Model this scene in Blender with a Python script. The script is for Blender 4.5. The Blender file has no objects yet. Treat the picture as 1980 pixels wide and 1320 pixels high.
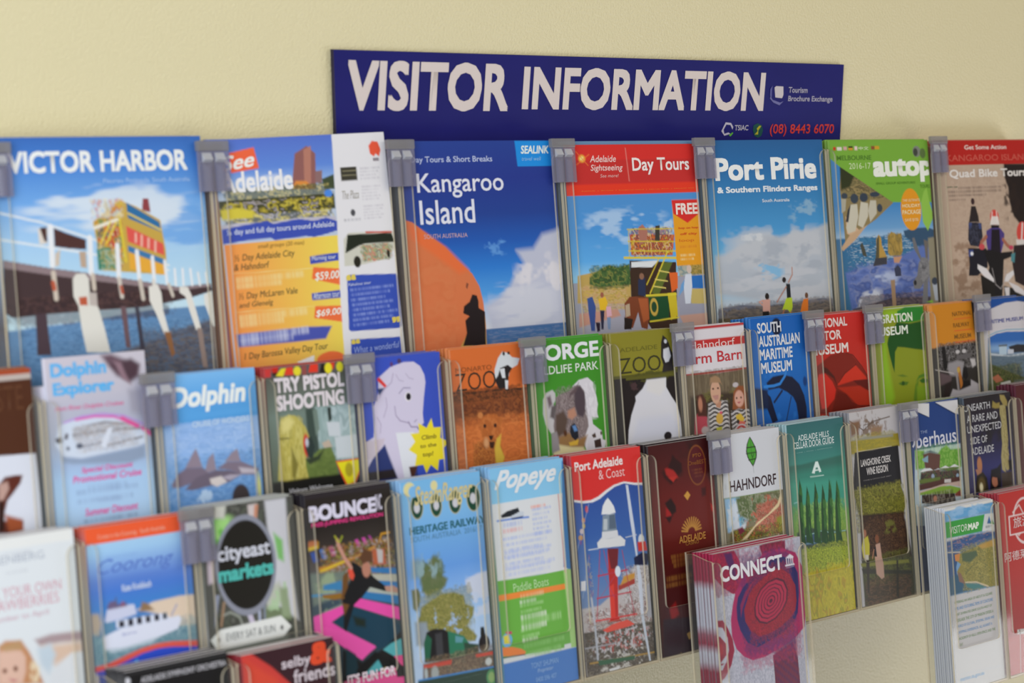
import bpy, bmesh, math
import numpy as np
from mathutils import Matrix, Vector

# ---------------------------------------------------------------- camera, light, exposure
CAM = {'f': 4406.97649, 'x': -1224.72503, 'y': -1601.09376, 'z': 162.28262, 'yaw': 0.80072, 'pitch': 0.16041, 'roll': 0.06758}
PRM = {'P': 110.16, 'tau': 0.19672, 'T': {1: (35.0, 0.0), 2: (117.73, -180.92), 3: (176.94, -281.98), 4: (235.94, -382.98)}}
Z0 = 1450.0                      # height of the rack's top edge above the floor, mm
TAU, PITCH = PRM['tau'], PRM['P']
SC = bpy.context.scene
COL = SC.collection

def V(x, y, z):
    return Vector((x * .001, y * .001, (z + Z0) * .001))

def make_camera():
    cd = bpy.data.cameras.new('camera')
    o = bpy.data.objects.new('camera', cd); COL.objects.link(o)
    y, p, r = CAM['yaw'], CAM['pitch'], CAM['roll']
    f = Vector((math.sin(y) * math.cos(p), math.cos(y) * math.cos(p), -math.sin(p)))
    r0 = Vector((math.cos(y), -math.sin(y), 0)); u0 = r0.cross(f)
    rt = r0 * math.cos(r) + u0 * math.sin(r); up = rt.cross(f)
    m = Matrix((rt, up, -f)).transposed().to_4x4()
    m.translation = V(CAM['x'], CAM['y'], CAM['z'])
    o.matrix_world = m
    cd.sensor_width = 36; cd.lens = CAM['f'] / 1980 * 36
    cd.clip_start = .05; cd.clip_end = 60
    cd.dof.use_dof = True
    cd.dof.focus_distance = (V(700, -180, -330) - m.translation).dot(f)
    cd.dof.aperture_fstop = 6.0
    SC.camera = o
make_camera()

world = bpy.data.worlds.new('room_light'); SC.world = world; world.use_nodes = True
bg = world.node_tree.nodes['Background']
bg.inputs[0].default_value = (1.0, .955, .88, 1); bg.inputs[1].default_value = 0.25

def area(name, loc, target, sx, sy, energy, color):
    l = bpy.data.lights.new(name, 'AREA'); l.shape = 'RECTANGLE'; l.size = sx; l.size_y = sy
    l.energy = energy; l.color = color
    o = bpy.data.objects.new(name, l); COL.objects.link(o)
    o.location = loc
    o.rotation_euler = (Vector(target) - Vector(loc)).to_track_quat('-Z', 'Y').to_euler()
    return o
area('window_daylight', (-1.75, -1.35, 1.7), (0.2, 0, 1.3), 1.3, 1.5, 41, (.86, .93, 1.0))
area('door_daylight', (2.95, -1.6, .42), (0.8, 0, 1.0), 1.7, .8, 18, (.98, .98, 1.0))
area('ceiling_light', (0.9, -1.7, 2.62), (0.5, -0.2, 1.3), 2.4, 1.0, 15, (1.0, .91, .78))
SC.view_settings.view_transform = 'Standard'; SC.view_settings.look = 'None'
SC.view_settings.exposure = 0.10; SC.view_settings.gamma = 1.0
SC.view_settings.use_curve_mapping = False
SC.cycles.max_bounces = 10; SC.cycles.transparent_max_bounces = 40
SC.cycles.caustics_reflective = False; SC.cycles.caustics_refractive = False
SC.cycles.sample_clamp_indirect = 4.0

# ---------------------------------------------------------------- materials
def mat(name):
    m = bpy.data.materials.new(name); m.use_nodes = True
    nt = m.node_tree; nt.nodes.clear()
    out = nt.nodes.new('ShaderNodeOutputMaterial')
    return m, nt, out

def principled(name, col, rough=.5, spec=.4, bump=None):
    m, nt, out = mat(name)
    b = nt.nodes.new('ShaderNodeBsdfPrincipled'); nt.links.new(b.outputs[0], out.inputs[0])
    b.inputs['Base Color'].default_value = (*col, 1); b.inputs['Roughness'].default_value = rough
    b.inputs['Specular IOR Level'].default_value = spec
    return m, nt, b

def wall_material():
    m, nt, b = principled('cream_wall_paint', (.72, .67, .43), .42, .9)
    tc = nt.nodes.new('ShaderNodeTexCoord')
    n1 = nt.nodes.new('ShaderNodeTexNoise'); n1.inputs['Scale'].default_value = 330; n1.inputs['Detail'].default_value = 3; n1.inputs['Roughness'].default_value = .55
    n2 = nt.nodes.new('ShaderNodeTexNoise'); n2.inputs['Scale'].default_value = 2.2; n2.inputs['Detail'].default_value = 2
    nt.links.new(tc.outputs['Object'], n1.inputs['Vector']); nt.links.new(tc.outputs['Object'], n2.inputs['Vector'])
    bp = nt.nodes.new('ShaderNodeBump'); bp.inputs['Strength'].default_value = .40; bp.inputs['Distance'].default_value = .003
    nt.links.new(n1.outputs['Fac'], bp.inputs['Height']); nt.links.new(bp.outputs[0], b.inputs['Normal'])
    mx = nt.nodes.new('ShaderNodeMix'); mx.data_type = 'RGBA'
    mx.inputs[6].default_value = (.745, .665, .405, 1); mx.inputs[7].default_value = (.765, .69, .425, 1)
    nt.links.new(n2.outputs['Fac'], mx.inputs[0]); nt.links.new(mx.outputs[2], b.inputs['Base Color'])
    return m

def print_material(name, rough, spec):
    m, nt, b = principled(name, (.8, .8, .8), rough, spec)
    a = nt.nodes.new('ShaderNodeAttribute'); a.attribute_name = 'Col'
    nz = nt.nodes.new('ShaderNodeTexNoise'); nz.inputs['Scale'].default_value = 30
    mr = nt.nodes.new('ShaderNodeMapRange'); mr.inputs[3].default_value = rough - .06; mr.inputs[4].default_value = rough + .06
    nt.links.new(nz.outputs['Fac'], mr.inputs[0]); nt.links.new(mr.outputs[0], b.inputs['Roughness'])
    nt.links.new(a.outputs['Color'], b.inputs['Base Color'])
    return m

def clear_material(name, tint, haze, haze_col, spec_rough, gloss=1.0):
    """thin clear sheet: mostly see-through, a Fresnel sheen and a trace of milky haze"""
    m, nt, out = mat(name)
    tr = nt.nodes.new('ShaderNodeBsdfTransparent'); tr.inputs[0].default_value = (*tint, 1)
    df = nt.nodes.new('ShaderNodeBsdfDiffuse'); df.inputs[0].default_value = (*haze_col, 1)
    gl = nt.nodes.new('ShaderNodeBsdfGlossy'); gl.inputs['Roughness'].default_value = spec_rough
    gl.inputs[0].default_value = (gloss, gloss, gloss, 1)
    lw = nt.nodes.new('ShaderNodeLayerWeight'); lw.inputs['Blend'].default_value = .5      # Schlick sheen, same from both faces
    pw = nt.nodes.new('ShaderNodeMath'); pw.operation = 'POWER'; pw.inputs[1].default_value = 5
    fr = nt.nodes.new('ShaderNodeMath'); fr.operation = 'MULTIPLY_ADD'; fr.inputs[1].default_value = .7; fr.inputs[2].default_value = .014
    nt.links.new(lw.outputs['Facing'], pw.inputs[0]); nt.links.new(pw.outputs[0], fr.inputs[0])
    m1 = nt.nodes.new('ShaderNodeMixShader'); m1.inputs[0].default_value = haze
    m2 = nt.nodes.new('ShaderNodeMixShader')
    nt.links.new(tr.outputs[0], m1.inputs[1]); nt.links.new(df.outputs[0], m1.inputs[2])
    nt.links.new(fr.outputs[0], m2.inputs[0]); nt.links.new(m1.outputs[0], m2.inputs[1]); nt.links.new(gl.outputs[0], m2.inputs[2])
    nt.links.new(m2.outputs[0], out.inputs[0])
    return m

M_WALL = wall_material()
M_FLOOR = principled('grey_carpet', (.16, .16, .17), .9, .1)[0]
M_TRIM = principled('white_skirting_paint', (.7, .7, .66), .4, .4)[0]
M_PRINT = print_material('printed_paper', .38, .14)
M_SIGN = print_material('printed_sign', .45, .15)
M_ACR = clear_material('clear_acrylic', (.985, .99, .985), .012, (.8, .8, .82), .06)
M_SIDE = clear_material('clear_acrylic_side', (.94, .94, .93), .03, (.75, .73, .68), .08, .6)
M_RIM = clear_material('acrylic_cut_edge', (.84, .80, .72), .55, (.80, .70, .53), .14)  # pale warm tone stands in for warm light reflected along the edges
M_CLIP = clear_material('smoky_clip_plastic', (.78, .77, .85), .30, (.42, .41, .50), .16)
M_CLIPB = clear_material('smoky_clip_plastic_thick', (.72, .71, .72), .42, (.40, .385, .39), .18)
M_HOOK = clear_material('hook_plastic_highlight', (.8, .8, .85), .5, (.78, .79, .82), .08)  # pale haze colour paints the bright highlight onto the clip hooks

# ---------------------------------------------------------------- helpers
S = Vector((0, -math.sin(TAU), -math.cos(TAU)))     # down along a tier
N = Vector((0, -math.cos(TAU), math.sin(TAU)))      # out of a tier

def pt(tier, x, s, t):
    D, Z = PRM['T'][tier]
    return (Vector((x, -D, Z + Z0)) + s * S + t * N) * .001

def frame(tier, x, s, t, rot=0.0):
    """local axes: x along the wall, y into the wall, z up the leaning tier"""
    m = Matrix.Rotation(-TAU, 4, 'X') @ Matrix.Rotation(-math.radians(rot), 4, 'Y')
    m.translation = pt(tier, x, s, t)
    return m

def empty(name, m, label, cat, group=None):
    o = bpy.data.objects.new(name, None); COL.objects.link(o); o.matrix_world = m
    o.empty_display_size = .02
    o['label'] = label; o['category'] = cat
    if group: o['group'] = group
    return o

def link(name, me, parent=None, label=None):
    o = bpy.data.objects.new(name, me); COL.objects.link(o)
    if parent: o.parent = parent
    if label: o['label'] = label
    return o

def lin(h):
    c = [int(h[i:i + 2], 16) / 255 for i in (0, 2, 4)]
    return np.array([(v / 12.92 if v <= .04045 else ((v + .055) / 1.055) ** 2.4) for v in c])
def paper(h):
    return np.clip(lin(h) * 1.06, 0, .86)

def mesh_np(name, co, faces, cols, mats, smooth=False):
    """co (n,3) metres, faces (m,4) or list, cols (n,3) per vertex"""
    me = bpy.data.meshes.new(name)
    if isinstance(faces, np.ndarray):
        me.vertices.add(len(co)); me.vertices.foreach_set('co', np.asarray(co, np.float32).ravel())
        k = faces.shape[1]
        me.loops.add(faces.size); me.loops.foreach_set('vertex_index', faces.astype(np.int32).ravel())
        me.polygons.add(len(faces)); me.polygons.foreach_set('loop_start', np.arange(0, faces.size, k, dtype=np.int32))
        me.polygons.foreach_set('loop_total', np.full(len(faces), k, np.int32))
        me.update(calc_edges=True)
    else:
        me.from_pydata([tuple(c) for c in co], [], faces)
    if cols is not None:
        at = me.color_attributes.new('Col', 'FLOAT_COLOR', 'POINT')
        c = np.ones((len(co), 4), np.float32); c[:, :3] = cols
        at.data.foreach_set('color', c.ravel())
    for m in mats: me.materials.append(m)
    if smooth: me.polygons.foreach_set('use_smooth', np.ones(len(me.polygons), bool))
    me.update()
    return me

def box(bm, x0, x1, y0, y1, z0, z1, bev=0.0, mi=0):
    r = bmesh.ops.create_cube(bm, size=1)
    vs = r['verts']
    for v in vs:
        v.co = Vector(((x0 + x1) / 2 + v.co.x * (x1 - x0), (y0 + y1) / 2 + v.co.y * (y1 - y0), (z0 + z1) / 2 + v.co.z * (z1 - z0)))
    fs = {f for v in vs for f in v.link_faces}
    for f in fs: f.material_index = mi
    if bev > 0:
        es = {e for v in vs for e in v.link_edges}
        bmesh.ops.bevel(bm, geom=list(es), offset=bev, segments=2, affect='EDGES', profile=.5)

def finish(bm, name, mats, k=.001):
    bmesh.ops.recalc_face_normals(bm, faces=bm.faces)
    for v in bm.verts: v.co *= k
    me = bpy.data.meshes.new(name); bm.to_mesh(me); bm.free()
    for m in mats: me.materials.append(m)
    return me

# ---------------------------------------------------------------- noise and painting
_lat = {}
def vnoise(x, y, seed):
    L = _lat.get(seed)
    if L is None: L = _lat[seed] = np.random.RandomState(seed * 7 + 3).rand(64, 64)
    xi = np.floor(x); yi = np.floor(y); fx = x - xi; fy = y - yi
    fx = fx * fx * (3 - 2 * fx); fy = fy * fy * (3 - 2 * fy)
    a = xi.astype(int) % 64; b = yi.astype(int) % 64; a1 = (a + 1) % 64; b1 = (b + 1) % 64
    return (L[b, a] * (1 - fx) + L[b, a1] * fx) * (1 - fy) + (L[b1, a] * (1 - fx) + L[b1, a1] * fx) * fy
def fbm(x, y, seed):
    return (vnoise(x, y, seed) * .55 + vnoise(x * 2.1 + 5, y * 2.1 + 9, seed + 40) * .28 + vnoise(x * 4.3 + 11, y * 4.3 + 2, seed + 80) * .17)

class Painter:
    """paints flat print onto the vertices of a card; millimetres from its top left corner"""
    def __init__(s, X, Y):
        s.X, s.Y = X, Y
        s.C = np.tile(paper('b4b4b4'), (len(X), 1)); s.texts = []
    def put(s, idx, col, a):
        a = np.clip(a, 0, 1)[:, None]
        s.C[idx] = s.C[idx] * (1 - a) + col * a
    def sel(s, x0, y0, x1, y1, p=2):
        return np.nonzero((s.X > min(x0, x1) - p) & (s.X < max(x0, x1) + p) & (s.Y > min(y0, y1) - p) & (s.Y < max(y0, y1) + p))[0]
    def poly(s, col, soft, P):
        P = np.array(P).reshape(-1, 2)
        idx = s.sel(P[:, 0].min(), P[:, 1].min(), P[:, 0].max(), P[:, 1].max(), soft + 1)
        if not len(idx): return
        x, y = s.X[idx], s.Y[idx]; d = np.full(len(x), 1e9); ins = np.zeros(len(x), bool)
        for (ax, ay), (bx, by) in zip(P, np.roll(P, -1, 0)):
            ex, ey = bx - ax, by - ay; l2 = ex * ex + ey * ey + 1e-9
            t = np.clip(((x - ax) * ex + (y - ay) * ey) / l2, 0, 1)
            d = np.minimum(d, (x - ax - t * ex) ** 2 + (y - ay - t * ey) ** 2)
            c = ((ay <= y) & (by > y)) | ((by <= y) & (ay > y))
            with np.errstate(divide='ignore', invalid='ignore'):
                xx = ax + (y - ay) / (by - ay if by != ay else 1e-9) * ex
            ins ^= c & (x < xx)
        sd = np.sqrt(d) * np.where(ins, -1, 1)
        s.put(idx, paper(col), .5 - sd / max(soft, .8))
    def line(s, col, w, P):
        P = np.array(P).reshape(-1, 2)
        idx = s.sel(P[:, 0].min(), P[:, 1].min(), P[:, 0].max(), P[:, 1].max(), w + 1)
        if not len(idx): return
        x, y = s.X[idx], s.Y[idx]; d = np.full(len(x), 1e9)
        for (ax, ay), (bx, by) in zip(P[:-1], P[1:]):
            ex, ey = bx - ax, by - ay; l2 = ex * ex + ey * ey + 1e-9
            t = np.clip(((x - ax) * ex + (y - ay) * ey) / l2, 0, 1)
            d = np.minimum(d, (x - ax - t * ex) ** 2 + (y - ay - t * ey) ** 2)
        s.put(idx, paper(col), (.5 - (np.sqrt(d) - w / 2) / .9) * min(1, w / .9 + .1))
    def feather(s, x, y, x0, y0, x1, y1, k):
        fx = max((x1 - x0) * k, .6); fy = max((y1 - y0) * k, .6)
        return np.clip(np.minimum(x - x0, x1 - x) / fx + .3, 0, 1) * np.clip(np.minimum(y - y0, y1 - y) / fy + .3, 0, 1)
    def run(s, ln):
        k, rest = ln[0], ln[2:]
        if k == 't':
            a, st = rest.split('|', 1); s.texts.append((a.split(), st)); return
        q = rest.split()
        if k == 'g':
            ys = [float(v) for v in q[::2]]; cs = np.array([paper(v) for v in q[1::2]])
            o = np.argsort(ys); ys = np.array(ys)[o]; cs = cs[o]
            idx = np.nonzero(s.Y > (ys[0] if getattr(s, 'ng', 0) else -1))[0]; s.ng = 1
            for j in range(3): s.C[idx, j] = np.interp(s.Y[idx], ys, cs[:, j])
        elif k == 'b':
            y0, y1 = sorted((float(q[0]), float(q[1]))); idx = np.nonzero((s.Y > y0 - 1) & (s.Y < y1 + 1))[0]
            s.put(idx, paper(q[2]), .5 + np.minimum(s.Y[idx] - y0, y1 - s.Y[idx]) / .9)
        elif k in 'reo':
            x0, y0, x1, y1 = map(float, q[:4]); x0, x1 = sorted((x0, x1)); y0, y1 = sorted((y0, y1)); soft = max(float(q[5]) * .6, .8)
            idx = s.sel(x0, y0, x1, y1, soft + 1); x, y = s.X[idx], s.Y[idx]
            if k == 'r': d = np.maximum(np.maximum(x0 - x, x - x1), np.maximum(y0 - y, y - y1))
            else:
                rx, ry = (x1 - x0) / 2 + 1e-3, (y1 - y0) / 2 + 1e-3
                r = np.sqrt(((x - x0 - rx) / rx) ** 2 + ((y - y0 - ry) / ry) ** 2); d = (r - 1) * min(rx, ry)
                if k == 'o': d = np.abs(d) - float(q[5]) * .45; soft = .8
            s.put(idx, paper(q[4]), .5 - d / soft)
        elif k == 'h':
            x0, y0, x1, y1 = map(float, q[:4]); idx = s.sel(x0, y0, x1 + 20, y1 + 200, 0)
            t = np.clip((s.X[idx] - x0) / (x1 - x0), 0, 1)[:, None]
            s.C[idx] = paper(q[4]) * (1 - t) + paper(q[5]) * t
        elif k in 'ij':
            x0, y0, x1, y1 = map(float, q[:4]); idx = s.sel(x0, y0, x1, y1, 0); x, y = s.X[idx], s.Y[idx]; p = float(q[6])
            u = (y + 1.2 * np.sin(x * .35)) if k == 'i' else (x - y * .1)
            a = s.feather(x, y, x0, y0, x1, y1, .12) * .85
            m = np.clip(np.sin(u / p * 2 * np.pi) * 1.5 + .5, 0, 1)[:, None]
            s.put(idx, paper(q[4]) * m + paper(q[5]) * (1 - m), a)
        elif k == 'p': s.poly(q[0], float(q[1]), [float(v) for v in q[2:]])
        elif k == 'l': s.line(q[0], float(q[1]), [float(v) for v in q[2:]])
        elif k == 'n':
            x0, y0, x1, y1 = map(float, q[:4]); idx = s.sel(x0, y0, x1, y1, 0); x, y = s.X[idx], s.Y[idx]
            v = fbm(x / float(q[5]), y / float(q[6]), int(q[8])); th = float(q[7])
            e = s.feather(x, y, x0, y0, x1, y1, .42)
            s.put(idx, paper(q[4]), np.clip((v - th - .32 * (1 - e) ** 1.5) / .14 + .5, 0, 1) * np.clip(e * 1.8 - .3, 0, 1) * .85)
        elif k == 's':
            x0, y0, x1, y1 = map(float, q[:4]); idx = s.sel(x0, y0, x1, y1, 0); x, y = s.X[idx], s.Y[idx]
            if not len(idx): return
            cs = np.array([paper(c) for c in q[8:]]); n = len(cs)
            v = fbm(x / float(q[5]), y / float(q[6]), int(q[7])) * n * 2.6
            i = np.floor(v).astype(int); f = np.clip((v - i) * 1.3 - .15, 0, 1)[:, None]
            c = cs[i % n] * (1 - f) + cs[(i + 1) % n] * f
            e = s.feather(x, y, x0, y0, x1, y1, .16) - .3
            s.put(idx, c, float(q[4]) * .85 * np.clip(e * 2.2 + (vnoise(x / 2.6, y / 2.6, 9) - .5) * 1.6 * (e < .9), 0, 1))
        elif k == 'f':
            x0, y0, x1, y1 = map(float, q[:4]); n = int(q[5]); y0, y1 = sorted((y0, y1)); idx = s.sel(x0, y0, x1, y1, 0); x, y = s.X[idx], s.Y[idx]
            if not len(idx): return
            h = (y1 - y0) / n; li = np.floor((y - y0) / h); fy = (y - y0) / h - li
            end = x0 + (x1 - x0) * (1 - .25 * ((li * .37 + .2) % 1))
            a = np.clip((.40 - np.abs(fy - .5)) * 4, 0, 1) * (x < end) * np.clip((vnoise(x / .9, li * 3.7 + .5, 5) - .2) * 2, .25, 1)
            s.put(idx, paper(q[4]), a * .62)

_tc = {}
def text2d(st, b, sh):
    key = (st, b, sh)
    if key in _tc: return _tc[key]
    heavy = b if b >= .018 else 0
    cu = bpy.data.curves.new('t', 'FONT'); cu.body = st; cu.offset = 0 if heavy else b; cu.shear = min(sh, 1); cu.resolution_u = 3; cu.size = 1
    o = bpy.data.objects.new('t', cu)
    me = bpy.data.meshes.new_from_object(o)
    n = len(me.vertices); co = np.empty(n * 3, np.float32); me.vertices.foreach_get('co', co); co = co.reshape(-1, 3)[:, :2]
    me.calc_loop_triangles(); tr = np.empty(len(me.loop_triangles) * 3, np.int32); me.loop_triangles.foreach_get('vertices', tr)
    bpy.data.objects.remove(o); bpy.data.curves.remove(cu); bpy.data.meshes.remove(me)
    tr = tr.reshape(-1, 3); dz = np.zeros(len(co))
    if heavy:          # bold strokes: the outline repeated on a small ring
        C, T, D = [co], [tr], [dz]
        for k in range(8):
            C.append(co + np.array(((1, 0), (0, 1), (-1, 0), (0, -1), (1, 1), (-1, 1), (-1, -1), (1, -1))[k]) * heavy * .85); T.append(tr + n * (k + 1)); D.append(np.full(n, (k + 1) * .004))
        co, tr, dz = np.concatenate(C), np.concatenate(T), np.concatenate(D)
    _tc[key] = (co, tr, dz); return _tc[key]

def place_texts(texts, surf, clip=None):
    """all words of one card as one mesh; surf maps mm (x, y down) to local metres"""
    CO, TR, CC = [], [], []; base = 0
    for q, st in texts:
        x0, y0, x1, y1, rot, b, sh = map(float, q[:7]); col = paper(q[7])
        co, tr, dz = text2d(st, b, sh)
        if not len(co): continue
        mn, mx = co.min(0), co.max(0); u = (co - mn) / np.maximum(mx - mn, 1e-6)
        x = x0 + u[:, 0] * (x1 - x0); y = y0 + u[:, 1] * (y1 - y0)
        if rot:
            r = math.radians(rot); cx, cy = (x0 + x1) / 2, (y0 + y1) / 2
            x, y = cx + (x - cx) * math.cos(r) + (y - cy) * math.sin(r), cy - (x - cx) * math.sin(r) + (y - cy) * math.cos(r)
        if clip: 
            keep = (x[tr].min(1) > 0) & (x[tr].max(1) < clip); tr = tr[keep]
        g = surf(x, y); g[:, 1] -= dz * .001; CO.append(g); TR.append(tr + base); CC.append(np.tile(col, (len(x), 1))); base += len(x)
    if not CO: return None
    return np.concatenate(CO), np.concatenate(TR), np.concatenate(CC)

# ---------------------------------------------------------------- the setting
def structure():
    bm = bmesh.new(); box(bm, -3.2, 4.6, 0, .12, 0, 2.75)
    o = link('wall_back', finish(bm, 'wall_back', [M_WALL], 1)); o['kind'] = 'structure'
    bm = bmesh.new(); box(bm, -3.2, 4.6, -4.2, 0.12, -.1, 0)
    o = link('floor', finish(bm, 'floor', [M_FLOOR], 1)); o['kind'] = 'structure'
    bm = bmesh.new(); box(bm, -3.2, 4.6, -.016, 0, 0, .1, .004)
    o = link('baseboard_back', finish(bm, 'baseboard_back', [M_TRIM], 1)); o['kind'] = 'structure'
structure()

# ---------------------------------------------------------------- the sign
SIGN = '''t 178.7 -25.1 392.1 -72.5 0 0.035 0 d6cac6|VISITOR
t 411.9 -27.1 798.3 -70.5 0 0.035 0 d6cac6|INFORMATION
t 841.6 -48.3 876.7 -54.8 0 0.02 0 a8a4b8|Tourism
t 842.2 -36.9 925.3 -44.9 0 0.02 0 a8a4b8|Brochure Exchange
t 813.8 1.2 933.2 -12.9 0 0.01 0 cc3c30|(08) 8443 6070
t 750.8 -5.8 774.6 -11.8 0 0.02 0 b4b0c0|TSIAC
p c8c0c4 .6 815.6 -53.8 818.3 -55.6 831.5 -55.2 832.8 -45.6 830.8 -42.0 818.4 -42.8
p 6c6ca0 .6 809.5 -44.6 813.8 -40.1 827.8 -37.1 833.8 -38.7 827.0 -34.0 815.5 -37.0 808.7 -41.5
p 5c5c98 .6 808.3 -44.6 808.0 -52.2 811.6 -56.0 811.1 -50.7 811.7 -43.1
p b8b4c4 .6 734.3 -14.8 743.8 -14.1 748.2 -9.6 747.1 -6.6 742.9 -11.8 735.8 -12.3 731.8 -6.6 733.5 -2.1 740.4 -3.6 744.2 -2.1 733.8 0.1 728.0 -5.1
p 5ca83c .6 741.3 -0.6 747.5 -3.9 748.8 -2.8 744.5 0.9
p 1c4c48 .6 783.0 -6.5 783.6 -11.4 790.5 -13.8 798.1 -11.8 801.3 -5.7 799.0 0.4 793.4 2.6 786.3 0.3
p b0a830 .6 786.6 -1.2 791.7 -5.0 789.6 -8.0 794.0 -11.1 797.5 -10.8 792.8 -5.8 792.9 -1.2'''
def make_sign():
    C4 = [(160.5, 81), (942, 81.8), (948, -14), (171.5, -14)]
    r = bpy.data.objects.new('information_sign', None); COL.objects.link(r); r.location = V(560, 0, 33)
    r['label'] = 'long dark blue sign with white words VISITOR INFORMATION on the cream wall above the rack'; r['category'] = 'sign'
    ox = r.location
    # panel: a fine grid so its shallow warp and scuffs can show
    nx, ny = 120, 16
    u, v = np.meshgrid(np.linspace(0, 1, nx + 1), np.linspace(0, 1, ny + 1)); u, v = u.ravel(), v.ravel()
    def q(u, v):
        tl, tr, br, bl = C4
        x = (tl[0] * (1 - u) + tr[0] * u) * (1 - v) + (bl[0] * (1 - u) + br[0] * u) * v
        z = (tl[1] * (1 - u) + tr[1] * u) * (1 - v) + (bl[1] * (1 - u) + br[1] * u) * v
        return x, z
    x, z = q(u, v)
    col = np.tile(lin('1b1b66') * 1.05, (len(x), 1))
    f = fbm(x / 60, z / 25, 5)[:, None]; col = col * (.92 + .2 * f)
    co = np.stack([x * .001 - ox.x, np.full(len(x), -.005), (z + Z0) * .001 - ox.z], 1)
    i = np.arange(nx * ny); a = (i // nx) * (nx + 1) + i % nx
    fc = np.stack([a, a + nx + 1, a + nx + 2, a + 1], 1)
    # back and rim
    k = len(co); bk = []
    for (cx, cz) in C4: bk.append((cx * .001 - ox.x, -.005, (cz + Z0) * .001 - ox.z))
    for (cx, cz) in C4: bk.append((cx * .001 - ox.x, -.0005, (cz + Z0) * .001 - ox.z))
    co = np.concatenate([co, np.array(bk)]); col = np.concatenate([col, np.tile(lin('3a3550'), (8, 1))])
    ex = np.array([[k, k + 1, k + 5, k + 4], [k + 1, k + 2, k + 6, k + 5], [k + 2, k + 3, k + 7, k + 6], [k + 3, k, k + 4, k + 7], [k + 4, k + 5, k + 6, k + 7]])
    link('panel', mesh_np('sign_panel', co, np.concatenate([fc, ex]), col, [M_SIGN]), r)
    tx, pl = [], []
    for ln in SIGN.strip().split('\n'):
        if ln[0] == 't':
            a_, s_ = ln[2:].split('|', 1); tx.append((a_.split(), s_))
        else: pl.append(ln[2:].split())
    def surf(x, y): return np.stack([x * .001 - ox.x, np.full(len(x), -.0054), (-y + Z0) * .001 - ox.z], 1)
    for name, sub in (('title_word', tx[:1]), ('title_word', tx[1:2]), ('small_lettering', tx[2:3]), ('small_lettering', tx[3:4]), ('phone_number', tx[4:5]), ('small_lettering', tx[5:])):
        c_, t_, k_ = place_texts(sub, surf)
        o = link(name, mesh_np(name, c_, t_, k_, [M_SIGN]), r)
    for nm, grp in (('exchange_emblem', pl[:3]), ('map_emblem', pl[3:5]), ('round_emblem', pl[5:])):
        co, fs, cc = [], [], []
        for j, w in enumerate(grp):
            P = np.array([float(v) for v in w[2:]]).reshape(-1, 2); b = len(co)
            for (px, py) in P: co.append((px * .001 - ox.x, -.0054 - j * .00012, (-py + Z0) * .001 - ox.z)); cc.append(paper(w[0]))
            fs.append(list(range(b, b + len(P))))
        link(nm, mesh_np(nm, np.array(co), fs, np.array(cc), [M_SIGN]), r)
make_sign()

# ---------------------------------------------------------------- clear pockets
def arc(cx, cz, r, a0, a1, n=6):
    return [(cx + r * math.cos(math.radians(a0 + (a1 - a0) * i / n)), cz + r * math.sin(math.radians(a0 + (a1 - a0) * i / n))) for i in range(n + 1)]

def sheet(outline, y0, y1, mats, name):
    """flat outline (x, z) with thickness from y0 to y1; rims take the second material"""
    bm = bmesh.new()
    A = [bm.verts.new((x, y0, z)) for x, z in outline]; B = [bm.verts.new((x, y1, z)) for x, z in outline]
    bm.faces.new(A); bm.faces.new(B[::-1])
    n = len(A)
    for i in range(n):
        f = bm.faces.new((A[i], B[i], B[(i + 1) % n], A[(i + 1) % n])); f.material_index = 1
    return finish(bm, name, mats)

_pk = {}
def pocket_meshes(W, H):
    """W outer width, H height of the front; origin bottom centre of the back, z up, y into the wall"""
    if (W, H) in _pk: return _pk[(W, H)]
    w = W / 2; st = 12.5; zc = 50; r = 5; D = 36
    out = arc(-w + 2.5, H - 2.5, 2.5, 180, 90, 3) + arc(-w + st - 9, H - 9, 9, 90, 0) + arc(-w + st + r, zc + r, r, 180, 270) + \
        arc(w - st - r, zc + r, r, 270, 360) + arc(w - st + 9, H - 9, 9, 180, 90) + arc(w - 2.5, H - 2.5, 2.5, 90, 0, 3) + [(w, 0), (-w, 0)]
    front = sheet(out, -D, -D + 2, [M_ACR, M_RIM], 'pocket_front')
    side = []
    for sx in (-1, 1):
        bm = bmesh.new()
        x0, x1 = (-w, -w + 2) if sx < 0 else (w - 2, w)
        P = [(-D + 2, 0), (-2, 0), (-2, H + 8), (-10, H + 8)] + [(-D + 2 + 10 - 10 * math.sin(a), H + 2 - 2 * (1 - math.cos(a))) for a in (.4, .9, 1.4)] + [(-D + 2, H - 2)]
        A = [bm.verts.new((x0, y, z)) for y, z in P]; B = [bm.verts.new((x1, y, z)) for y, z in P]
        bm.faces.new(A); bm.faces.new(B[::-1])
        for i in range(len(A)):
            f = bm.faces.new((A[i], B[i], B[(i + 1) % len(A)], A[(i + 1) % len(A)])); f.material_index = 1
        side.append(finish(bm, 'pocket_side', [M_SIDE, M_RIM]))
    back = sheet([(-w, 0), (w, 0), (w, H + 10), (-w, H + 10)], -2, 0, [M_ACR, M_RIM], 'pocket_back')
    base = sheet([(-w + 2, 0), (w - 2, 0), (w - 2, 2), (-w + 2, 2)], -D + 2, -2, [M_RIM, M_RIM], 'pocket_base')
    _pk[(W, H)] = (front, side, back, base); return _pk[(W, H)]

def pocket(tier, x0, x1, holds):
    W = round(x1 - x0, 1); bot = 306 if tier == 1 else 216
    H = bot - 13.5
    front, side, back, base = pocket_meshes(W, H)
    r = empty('brochure_pocket', frame(tier, (x0 + x1) / 2, bot, -36), 'clear plastic wall pocket holding the ' + holds, 'pocket',
              'clear plastic pockets of the wall rack')
    link('front_panel', front, r); link('side_panel', side[0], r); link('side_panel', side[1], r)
    link('back_panel', back, r); link('base_panel', base, r)

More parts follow.
